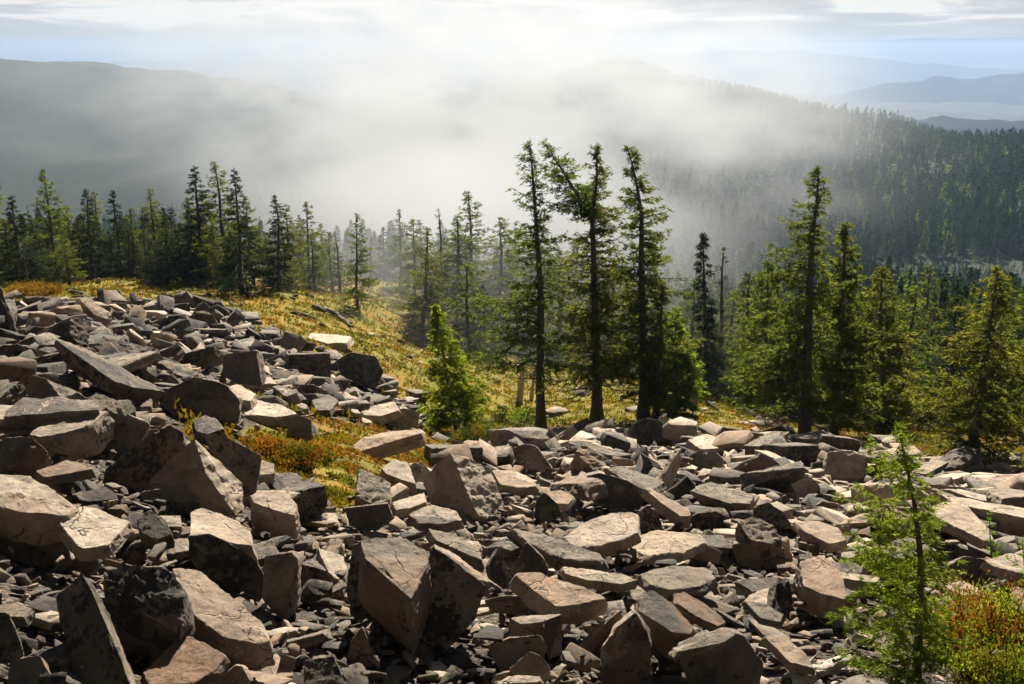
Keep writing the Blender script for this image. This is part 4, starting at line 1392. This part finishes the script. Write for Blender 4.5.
for args in [
    ('larch', -6, 58, 190, 'larch cut by the left edge of the tree line, light green'),
    ('larch', 8, 60, 188, 'light green larch second from the left edge of the tree line'),
    ('larch', 20, 66, 183, 'slender larch behind the big dark fir at the far left'),
    ('fir', 42, 50, 203, 'big dark full fir at the far left with its foot at the scree crest', 1.25),
    ('larch', 74, 62, 178, 'tall thin larch with bare looking top right of the big dark left fir', .8),
    ('spruce', 60, 64, 205, 'thin dead topped spruce between big dark left fir and tall thin larch'),
    ('larch', 92, 66, 212, 'small larch right of the tall thin larch in the left tree line'),
    ('fir', 107, 62, 197, 'pointed dark fir left of the gap over yellow turf'),
    ('larch', 122, 70, 200, 'larch behind the pointed dark fir in the left tree line'),
    ('fir', 135, 64, 198, 'dark fir standing over the patch of shadowed yellow turf'),
    ('larch', 150, 68, 214, 'small light larch right of the dark fir over shadowed turf'),
    ('spruce', 160, 60, 216, 'short dark spruce at the foot of the left tree line'),
    ('larch', 173, 64, 196, 'larch with slightly leaning top left of the dense dark firs'),
    ('fir', 180, 57, 220, 'dense dark low fir at the scree crest, first of the dark clump', 1.3),
    ('fir', 196, 59, 228, 'dense dark low fir at the scree crest, second of the dark clump', 1.3),
    ('larch', 205, 68, 205, 'larch rising behind the clump of dense dark low firs'),
    ('fir', 217, 58, 177, 'tall dark fir with ragged branches to the left, before the tallest pair', 1.1),
    ('larch', 236, 60, 173, 'tallest larch of the left tree line, thin pale top'),
    ('fir', 251, 52, 180, 'tall dark fir of the tallest pair with bare lower trunk', .9),
    ('larch', 262, 60, 205, 'shorter larch touching the tallest pair on the right'),
    ('spruce', 272, 66, 222, 'small spruce in the gap right of the tallest pair'),
    ('fir', 286, 54, 203, 'dark fir with its foot in yellow turf right of the tallest pair'),
    ('larch', 300, 60, 212, 'light larch right of the dark fir in yellow turf'),
    ('larch', 316, 64, 209, 'larch over the turf, dark top, middle of the turf bench'),
    ('larch', 330, 70, 228, 'small hazy larch behind the turf bench'),
    ('spruce', 346, 62, 237, 'short dark spruce by the stones of the turf bench'),
    ('larch', 362, 55, 222, 'slim dark larch standing free in the yellow turf', .75),
    ('spruce', 375, 72, 240, 'faint spruce at the far edge of the yellow turf'),
    ('fir', 389, 78, 231, 'blue grey hazy fir at the end of the yellow turf', 1.1),
    ('larch', 404, 72, 216, 'hazy larch above the end of the yellow turf', .8),
    ('larch', 418, 66, 226, 'hazy larch left of the young bright larch, beyond the turf'),
    ('larch', 432, 58, 236, 'hazy light larch directly behind the small bright larch sapling', 1.1),
    ('spruce', 444, 62, 218, 'faded dark spruce behind the small bright larch sapling'),
    ('larch', 458, 60, 226, 'faded larch with broad crown left of the windswept three', 1.2),
    ('larch', 472, 66, 205, 'tall faded larch left of the windswept three', 1.0),
    ('fir', 488, 56, 290, 'dark bush like fir under the first windswept larch', 1.5),
    ('larch', 500, 64, 230, 'faded larch showing through the first windswept larch', 1.1),
    ('larch', 515, 70, 240, 'pale faded larch behind the first windswept larch'),
    ('larch', 560, 60, 262, 'green larch in the gap between the first and middle windswept larches', 1.2),
    ('larch', 575, 68, 250, 'faded larch behind the middle windswept larch on its left'),
    ('larch', 615, 58, 270, 'green larch between the middle and bent topped windswept larches', 1.2),
    ('larch', 690, 60, 290, 'low green larch at the left of the lone dark spruce'),
    ('spruce', 714, 60, 262, 'second thin spruce touching the lone dark spruce'),
    ('larch', 728, 62, 300, 'low light larch right of the lone dark spruce', 1.2),
    ('larch', 742, 56, 285, 'yellow green larch between the lone spruce and the tallest right larch', 1.2),
    ('fir', 860, 46, 300, 'dark fir wedged behind the tallest pair on the right', 1.2),
    ('larch', 905, 44, 300, 'light larch behind the broad light green larch', 1.2),
    ('larch', 925, 50, 318, 'small larch in the dip left of the spreading right edge larch', 1.2),
    ('fir', 950, 46, 310, 'dark fir just left of the spreading right edge larch', 1.3),
    ('fir', 1012, 48, 300, 'dark fir behind the spreading larch at the right edge', 1.2),
 ('fir', 2, 56, 236, 'low dense fir cut by the left edge at the foot of the tree line', 1.3),
    ('fir', 30, 60, 226, 'low dense fir just left of the big dark fir at far left', 1.3),
    ('fir', 56, 58, 232, 'low dense fir just right of the big dark fir at far left', 1.3),
    ('larch', 84, 58, 238, 'low bushy larch under the tall thin larch of the left tree line', 1.3),
    ('fir', 100, 66, 222, 'dark fir behind the low bushy larch of the left tree line', 1.2),
    ('fir', 118, 68, 226, 'dark fir behind the shadowed yellow turf patch', 1.3),
    ('fir', 128, 66, 234, 'second low dark fir behind the shadowed yellow turf patch', 1.3),
    ('fir', 146, 62, 232, 'bushy dark fir between shadowed turf patch and the dark clump', 1.3),
    ('fir', 166, 58, 240, 'low dark fir at the left flank of the dark clump', 1.4),
    ('fir', 188, 62, 214, 'pointed dark fir rising from the middle of the dark clump', 1.2),
    ('fir', 207, 57, 242, 'low dark fir at the right flank of the dark clump', 1.4),
    ('larch', 228, 56, 226, 'bushy larch filling the foot of the tallest pair', 1.3),
    ('fir', 243, 55, 236, 'low dark fir between the trunks of the tallest pair', 1.3),
    ('larch', 278, 58, 236, 'low light larch left of the fir in yellow turf', 1.3),
    ('larch', 296, 56, 240, 'low bushy larch touching the fir in yellow turf', 1.3),
    ('larch', 322, 60, 240, 'bushy larch at the foot of the dark topped larch on the turf', 1.3),
    ('larch', 338, 66, 236, 'bushy light larch left of the short dark spruce', 1.2),
    ('larch', 426, 54, 262, 'green bushy larch just left of the small bright larch sapling', 1.3),
    ('larch', 470, 52, 272, 'green bushy larch between the bright sapling and first windswept larch', 1.3),
]:
    plant_px(args[0], args[1], args[2], args[3], args[4], (args[5] if len(args) > 5 else 1.0) * 1.2)

# -------- the forest below: trees one can tell apart, then the mass beyond
TL = [(8, 'the light larch at the far left edge'), (42, 'the big dark left fir'), (74, 'the tall thin left larch'), (107, 'the pointed dark fir'), (135, 'the shadowed turf patch'),
      (188, 'the dark fir clump'), (230, 'the tallest left pair'), (286, 'the dark fir in yellow turf'), (316, 'the turf bench'), (362, 'the slim free standing larch'),
      (404, 'the end of the turf'), (440, 'the small bright larch'), (490, 'the dead snags'), (541, 'the first windswept larch'), (597, 'the middle windswept larch'),
      (643, 'the bent topped larch'), (676, 'the bright bushy young larch'), (707, 'the lone dark spruce'), (765, 'the low yellow green larch'), (812, 'the tallest right larch'),
      (842, 'the full crowned larch'), (884, 'the broad light green larch'), (930, 'the dip in the right tree line'), (985, 'the spreading right larch'), (1026, 'the right edge larch')]
DWORD = ['nearest rows', 'lower rows', 'middle rows', 'upper rows', 'farthest rows']
rgf = np.random.RandomState(3)
cand = []
for n_, r0_, r1_ in ((1100, 50, 110), (3200, 110, 260), (23000, 260, 560), (48000, 560, 1150)):
    r = np.sqrt(rgf.rand(n_) * (r1_ ** 2 - r0_ ** 2) + r0_ ** 2)
    az = (rgf.rand(n_) * 2 - 1) * R(33)
    cand.append(np.stack([r * np.sin(az), r * np.cos(az), np.full(n_, r0_)], 1))
cand = np.concatenate(cand)
x, y = cand[:, 0], cand[:, 1]
z = height(x, y)
r = np.hypot(x, y)
px, py = project(np.stack([x, y, z], 1))
ok = np.ones(len(x), bool)
ok &= ~((r < np.where(px < 215, 63, 84)) & (px < 420))                    # turf bench and tree line are placed already
ok &= ~((r < 66) & (px < 740))
ok &= ~((r < 52))
dens = snoise(x, y, 70, 12) + .5 * snoise(x, y, 23, 13)
ok &= dens > np.where(r < 110, -.7, -1.1)
ok &= ~((r > 620) & (px < 560))
# rocky clearing on the right hillside
ok &= ~((px > 945) & (np.abs(py - (200 - (1024 - px) * .05)) < 5) & (r > 200) & (rgf.rand(len(x)) < .8))
x, y, z, r, px = x[ok], y[ok], z[ok], r[ok], px[ok]
o_ = np.argsort(r)
x, y, z, r, px = x[o_], y[o_], z[o_], r[o_], px[o_]
hgt = rgf.uniform(6.5, 11.5, len(x)) * (1 + .15 * rgf.randn(len(x))).clip(.7, 1.3)
hgt = np.where(r < 90, hgt * .85, hgt)
hgt = np.where(r > 450, hgt * .66, hgt)
# stunted towards the exposed shoulder: the canopy line drops away from the path
sk = np.interp(px, [-60, 60, 250, 400, 520, 700, 760, 860, 1024, 1100], [206, 208, 210, 222, 232, 245, 240, 255, 275, 285])
for it in range(len(x)):
    if r[it] < 320:
        vt = world_at(px[it], sk[it] + rgf.uniform(-6, 16) + rgf.exponential(14), y[it])
        hgt[it] = max(2.5, min(hgt[it], vt.z - z[it]))
inview = (px > -30) & (px < 1054)
quota = 300 - NTREE[0] - 14
idx = np.nonzero(inview)[0][:quota]
sel = set(idx.tolist())
last_r = r[idx[-1]]
print('individual trees', NTREE[0], '+', len(idx), 'to', last_r)
for i in idx:
    i = int(i)
    kind = rgt.choices(['larch', 'fir', 'spruce'], [.42, .46, .12])[0]
    dw = DWORD[min(4, int((r[i] - 52) / (last_r - 52) * 5))]
    ws = rgt.uniform(.85, 1.3)
    sz = 'tall' if hgt[i] > 10 else ('short' if hgt[i] < 6.5 else ('very short' if hgt[i] < 4.5 else 'middling'))
    wd = 'slim' if ws < .98 else ('broad' if ws > 1.16 else 'even')
    ls = sorted(TL, key=lambda l: abs(l[0] - px[i]))
    lab = None
    for q_ in (0, 1):
        dx = px[i] - ls[q_][0]
        rel = 'behind' if abs(dx) < 7 else ('behind and left of' if dx < 0 else 'behind and right of')
        c_ = f'{sz} {wd} {kind} {rel} {ls[q_][1]}, {dw}'
        lab = lab or (c_ if c_ not in tree_labels and len(c_.split()) <= 16 else None)
    if lab is None:
        c_ = f'{sz} {wd} {kind} {rel} {ls[0][1]}, {dw}' if len(f'{sz} {wd} {kind} {rel} {ls[0][1]}, {dw}'.split()) <= 16 else f'{sz} {wd} {kind} {rel} {ls[0][1]}'
    lab = lab or c_
    tree_labels.add(lab)
    plant(kind, x[i], y[i], hgt[i], lab, ws, 0, 'forest trees below the scree')

# the mass of the far forest, one object
rest = np.array([i for i in range(len(x)) if i not in sel])
variants, variants_far = [], []
variants_near = []
for k in range(24):
    rv = np.random.RandomState(500 + k)
    n = 150 if k < 8 else (46 if k < 16 else 700)
    t = rv.rand(n) ** .8
    a = rv.rand(n) * 6.283
    rad = .16 * (1 - t) ** .85 + .012
    P = np.stack([np.cos(a) * rad * rv.uniform(.3, 1, n), np.sin(a) * rad * rv.uniform(.3, 1, n), .06 + .94 * t], 1)
    D = np.stack([np.cos(a), np.sin(a), rv.normal(-.25, .3, n)], 1)
    V, F_ = needles(P, D, .075 if k < 8 else (.12 if k < 16 else .040), .040 if k < 8 else (.075 if k < 16 else .015), rv, .2, .7)
    tv, tf = tube([(0, 0, 0), (0, 0, .5), (0, 0, .98)], [.013, .008, .002], 3)
    tri = np.concatenate([tf[:, [0, 1, 2]], tf[:, [0, 2, 3]]])
    (variants if k < 8 else (variants_far if k < 16 else variants_near)).append((np.concatenate([V, tv]), np.concatenate([F_, tri + len(V)]), len(F_)))
Vs, Fs, Ms, base = [], [], [], 0
vi = rgf.randint(0, 8, len(x))
rz = rgf.rand(len(x)) * 6.283
for i in rest:
    V, F_, nf = (variants_near if r[i] < 210 else (variants if r[i] < 400 else variants_far))[vi[i]]
    c, s = math.cos(rz[i]), math.sin(rz[i])
    hh = hgt[i]
    w = hh * (.8 + .5 * ((i * 7) % 10) / 10)
    Q = np.stack([(V[:, 0] * c - V[:, 1] * s) * w + x[i], (V[:, 0] * s + V[:, 1] * c) * w + y[i], V[:, 2] * hh + z[i] - .2], 1)
    Vs.append(Q); Fs.append(F_ + base); base += len(V)
    m_ = np.zeros(len(F_), int)
    m_[nf:] = 2
    if (i * 13) % 12 < 1:
        m_[:nf] = 1
    Ms.append(m_)
me = mesh_from('forest', np.concatenate(Vs), [np.concatenate(Fs)], [M_FAR, M_LARCH, M_BARK], np.concatenate(Ms))
print('far trees', len(rest), 'faces', len(me.polygons))
add_obj('forest', me, kind='stuff')


# ------------------------------------------------------------------ low growth, deadwood
def blades(n, r0, r1, seed, mask_fn, ln, wd, power=0):
    rg = np.random.RandomState(seed)
    u = rg.rand(n)
    r = r0 * (r1 / r0) ** u
    az = (rg.rand(n) * 2 - 1) * R(34)
    x, y = r * np.sin(az), r * np.cos(az)
    z = height(x, y)
    px, py = project(np.stack([x, y, z], 1))
    k = mask_fn(px, py, x, y, r, rg)
    x, y, z, r = x[k], y[k], z[k], r[k]
    P = np.stack([x, y, z + .03], 1)
    D = rg.normal(0, .6, (len(x), 3))
    D[:, 2] = np.abs(D[:, 2]) + .35
    return P, D, r, rg


M_TURF = foliage_material('yellow_green_turf_blades', (0.052, 0.068, 0.012), (0.140, 0.120, 0.015), (1.7, 1.5, .7), .4)
M_HEATH = foliage_material('orange_heath_leaves', (0.125, 0.060, 0.012), (0.19, 0.110, 0.016), (1.5, 1.3, .8), .4)


def turf_mask(px, py, x, y, r, rg):
    return ~in_poly(px, py + rg.normal(0, 3, len(px)), SCREE) & (r < 95) & (snoise(x, y, 1.6, 31) + .6 * snoise(x, y, .5, 32) > -.15)


P, D, r, rg = blades(420000, 7, 95, 5, turf_mask, 0, 0)
ln = .030 + r * .0016
sel_ = (snoise(P[:, 0], P[:, 1], 5.0, 33) + .5 * snoise(P[:, 0], P[:, 1], 1.1, 34) + rg.normal(0, .3, len(P)) + np.clip((28 - r) / 10, -.1, .7)) > .55
D /= np.linalg.norm(D, axis=1)[:, None]
s = np.cross(D, rg.normal(0, 1, (len(P), 3)))
s /= np.linalg.norm(s, axis=1)[:, None]
V = np.stack([P + s * (ln * .45)[:, None], P - s * (ln * .45)[:, None], P + D * (ln * 1.3)[:, None]], 1).reshape(-1, 3)
F_ = np.arange(len(V)).reshape(-1, 3)
me = mesh_from('grass', V, [F_], [M_TURF, M_HEATH], sel_.astype(int))
add_obj('grass', me, kind='stuff')


# grass and heath tufts growing between the stones
def tuft_mask(px, py, x, y, r, rg):
    return in_poly(px, py, SCREE) & (py < 470) & (r > 10) & (snoise(x, y, 3.0, 41) > .75)


P, D, r, rg = blades(60000, 9, 45, 6, tuft_mask, 0, 0)
if len(P):
    P[:, 2] += rg.uniform(0, .18, len(P))
    ln = .05 + r * .0025
    D /= np.linalg.norm(D, axis=1)[:, None]
    s = np.cross(D, rg.normal(0, 1, (len(P), 3)))
    s /= np.linalg.norm(s, axis=1)[:, None]
    V = np.stack([P + s * (ln * .4)[:, None], P - s * (ln * .4)[:, None], P + D * (ln * 1.3)[:, None]], 1).reshape(-1, 3)
    me = mesh_from('grass', V, [np.arange(len(V)).reshape(-1, 3)], [M_TURF, M_HEATH], (rg.rand(len(P)) < .4).astype(int))
    add_obj('grass', me, kind='stuff')


def shrub(label, cx, cy, wpx, hpx, n, leaf, mats, seed, frac=.5):
    """Low heath: woody stems that fork, leaves in sprays over them."""
    rg = np.random.RandomState(seed)
    b = hit(cx, cy)
    pxm = b.length / F_PX
    w, h = wpx * pxm, hpx * pxm * 1.1
    e = bpy.data.objects.new('heath_shrub', None)
    COL.objects.link(e)
    e.location = (b.x, b.y, H(b.x, b.y) + .04)
    e['label'], e['category'] = label, 'shrub'
    Vs, Fs, bb, P, D = [], [], 0, [], []
    for k in range(46):
        a = rg.rand() * 6.28
        rr = math.sqrt(rg.rand())
        o = np.array([math.cos(a) * rr * w * .40, math.sin(a) * rr * w * .3, 0])
        hk = h * rg.uniform(.55, 1.0) * (1 - .45 * rr)
        tip = o * 1.2 + np.array([rg.normal(0, .08) * w, rg.normal(0, .06) * w, hk])
        mid_ = (o + tip) / 2 + rg.normal(0, .05, 3) * h
        v, f = tube([o, mid_, tip], [.008, .006, .002], 4)
        Vs.append(v); Fs.append(f + bb); bb += len(v)
        m_ = n // 46
        t = rg.rand(m_) ** .6
        q = o + (tip - o) * t[:, None] + rg.normal(0, .07 * w, (m_, 3)) * np.array([1, 1, .5])
        P.append(q)
        D.append(np.repeat(((tip - o) / np.linalg.norm(tip - o))[None], m_, 0))
    P, D = np.concatenate(P), np.concatenate(D)
    P[:, 2] = np.maximum(P[:, 2], .01)
    nV, nF = needles(P, D, leaf, leaf * .42, rg, 0, 1.0)
    add_obj('stem', mesh_from('stem', np.concatenate(Vs), [np.concatenate(Fs)], [M_BARK]), e)
    cl = snoise(P[:, 0] / w * 4 + seed, P[:, 2] / h * 4, 2.0, seed) + rg.normal(0, .25, len(P)) + (P[:, 2] / h - .5) * 1.2 > (1 - 2 * frac) * .8
    add_obj('foliage', mesh_from('foliage', nV, [nF], mats, cl.astype(int)), e)


shrub('orange and green heath shrub in the lower right corner right of the sapling stem', 985, 668, 120, 80, 16000, .026, [M_YOUNG, M_HEATH], 3, .5)
shrub('green low heath clump at the bottom right corner under the orange heath', 1010, 712, 90, 60, 9000, .024, [M_YOUNG, M_TURF], 4, .5)
shrub('small orange heath clump in the moss patch above the pale pointed rock', 300, 470, 60, 22, 5000, .05, [M_TURF, M_HEATH], 5, .4)
shrub('rust red heath clump left in the moss patch beside the dark leaning boulder', 262, 458, 50, 18, 4000, .05, [M_TURF, M_HEATH], 6, .55)
shrub('green heath mound at the foot of the small bright larch sapling', 480, 446, 60, 20, 4500, .06, [M_FIR, M_TURF], 7, .3)
shrub('small orange bush behind the scree crest near the left edge', 34, 296, 46, 12, 4000, .10, [M_HEATH, M_HEATH], 8, .8)
shrub('dark green heath mound under the first windswept larch', 515, 425, 60, 18, 4000, .07, [M_FIR, M_YOUNG], 9, .3)


def log(label, pts, r0, seed, lift=.1, m=M_SNAG, n_splinters=5):
    rg = np.random.RandomState(seed)
    P = [hit(x, y, lift) for x, y in pts]
    c = sum(P, Vector()) / len(P)
    p = np.array([tuple(q - c) for q in P])
    tt = np.linspace(0, 1, 16)
    ss = np.linspace(0, 1, len(p))
    pth = np.stack([np.interp(tt, ss, p[:, a]) for a in range(3)], 1) + rg.normal(0, r0 * .15, (16, 3))
    V, F_ = tube(pth, r0 * (1 - .5 * tt) * (1 + rg.normal(0, .1, 16)), 8)
    Vs, Fs, bb = [V], [F_], len(V)
    for k in range(n_splinters):
        t = rg.rand() * .8
        q = np.array([np.interp(t, tt, pth[:, a]) for a in range(3)])
        d = (pth[-1] - pth[0]) * rg.uniform(.1, .4)
        off = rg.normal(0, r0 * .8, 3)
        v, f = tube([q + off, q + off + d * .6, q + off * 1.6 + d], [r0 * .3, r0 * .25, r0 * .05], 5)
        Vs.append(v); Fs.append(f + bb); bb += len(v)
    add_obj('weathered_log', mesh_from('weathered_log', np.concatenate(Vs), [np.concatenate(Fs)], [m], smooth=True), loc=c, label=label, category='log')


log('splintered pale driftwood log among the rocks at the bottom, left of the sapling', [(785, 684), (815, 672), (850, 658)], .05, 3, .14, n_splinters=9)
log('dark fallen log lying across the yellow turf bench', [(312, 306), (335, 313), (352, 327)], .14, 4, .1, M_BARK, 3)
log('thin grey fallen branch on the upper right scree below the tree line', [(655, 467), (672, 470), (690, 480)], .03, 5, .3, n_splinters=2)


# ------------------------------------------------------------------ air: haze box and mist bank
def volume_box(name, lo, hi, m):
    bm = bmesh.new()
    bmesh.ops.create_cube(bm, size=1)
    for v in bm.verts:
        v.co = Vector([lo[k] + (v.co[k] + 0.5) * (hi[k] - lo[k]) for k in range(3)])
    me = bpy.data.meshes.new(name)
    bm.to_mesh(me)
    bm.free()
    me.materials.append(m)
    return add_obj(name, me, kind='stuff')


HAZE_D = 2.0e-4
m = bpy.data.materials.new('thin_blue_air')
m.use_nodes = True
t = m.node_tree
t.nodes.remove(t.nodes['Principled BSDF'])
pv = N(t, 'ShaderNodeVolumePrincipled')
pv.inputs['Color'].default_value = (0.27, 0.38, 0.56, 1)
pv.inputs['Density'].default_value = HAZE_D
pv.inputs['Anisotropy'].default_value = 0.25
t.links.new(pv.outputs[0], t.nodes['Material Output'].inputs['Volume'])
volume_box('haze', (-32000, -31000, -3600), (32000, 31500, 45), m)

# mist: soft ellipsoidal banks given by bearing, distance and size in metres; broken up by noise
MIST = [  # px, py, dist, rx, ry(depth), rz, weight
    (580, 120, 420, 120, 190, 52, 1.0),
    (430, 165, 330, 75, 130, 34, 0.9),
    (480, 222, 170, 44, 80, 14, 1.8),
    (300, 140, 560, 100, 160, 40, 0.4),
    (90, 120, 900, 200, 180, 40, 0.08),
    (720, 150, 360, 50, 120, 28, 0.7),
    (450, 55, 800, 300, 260, 56, 0.9),
    (428, 240, 80, 15, 32, 6.5, 4.0),
    (590, 245, 84, 14, 34, 6, 2.6),
    (250, 98, 700, 80, 60, 14, 1.2),
]
m = bpy.data.materials.new('drifting_mist')
m.use_nodes = True
t = m.node_tree
t.nodes.remove(t.nodes['Principled BSDF'])
g = N(t, 'ShaderNodeNewGeometry')
tots = {}
for px, py, d, rx, ry, rz, w in MIST:
    v = ray(px, py)
    c = v * (d / math.hypot(v.x, v.y))
    az = math.atan2(c.x, c.y)
    mpn = N(t, 'ShaderNodeMapping', vector_type='TEXTURE')
    mpn.inputs['Location'].default_value = c
    mpn.inputs['Rotation'].default_value = (0, 0, -az)
    mpn.inputs['Scale'].default_value = (rx, ry, rz)
    t.links.new(g.outputs['Position'], mpn.inputs[0])
    ln = N(t, 'ShaderNodeVectorMath', operation='LENGTH')
    t.links.new(mpn.outputs[0], ln.inputs[0])
    mrn = N(t, 'ShaderNodeMapRange', interpolation_type='SMOOTHSTEP', i_1=0.15, i_2=1.25, i_3=w, i_4=0.0)
    t.links.new(ln.outputs['Value'], mrn.inputs[0])
    key = 'low' if d < 200 else 'high'
    if key not in tots:
        tots[key] = mrn.outputs[0]
    else:
        a = N(t, 'ShaderNodeMath', operation='ADD')
        t.links.new(tots[key], a.inputs[0])
        t.links.new(mrn.outputs[0], a.inputs[1])
        tots[key] = a.outputs[0]
mpn = N(t, 'ShaderNodeMapping')
mpn.inputs['Scale'].default_value = (0.018, 0.011, 0.034)
t.links.new(g.outputs['Position'], mpn.inputs[0])
nzv = noise_n(t, mpn.outputs[0], 1.0, 6, 0.62)
mrn = N(t, 'ShaderNodeMapRange', i_1=0.40, i_2=0.58, i_3=0.0, i_4=1.0)
t.links.new(nzv, mrn.inputs[0])
mu1 = N(t, 'ShaderNodeMath', operation='MULTIPLY')
t.links.new(tots['high'], mu1.inputs[0])
t.links.new(mrn.outputs[0], mu1.inputs[1])
soft = N(t, 'ShaderNodeMapRange', i_1=0.0, i_2=1.0, i_3=0.45, i_4=1.0)
t.links.new(mrn.outputs[0], soft.inputs[0])
mu = N(t, 'ShaderNodeMath', operation='MULTIPLY_ADD')
t.links.new(tots['low'], mu.inputs[0])
t.links.new(soft.outputs[0], mu.inputs[1])
t.links.new(mu1.outputs[0], mu.inputs[2])
mu2 = N(t, 'ShaderNodeMath', operation='MULTIPLY', i_1=0.010)
t.links.new(mu.outputs[0], mu2.inputs[0])
pv = N(t, 'ShaderNodeVolumePrincipled')
pv.inputs['Color'].default_value = (0.46, 0.495, 0.535, 1)
pv.inputs['Anisotropy'].default_value = 0.3
t.links.new(mu2.outputs[0], pv.inputs['Density'])
t.links.new(pv.outputs[0], t.nodes['Material Output'].inputs['Volume'])
volume_box('mist', (-420, 40, -150), (330, 1250, 95), m)
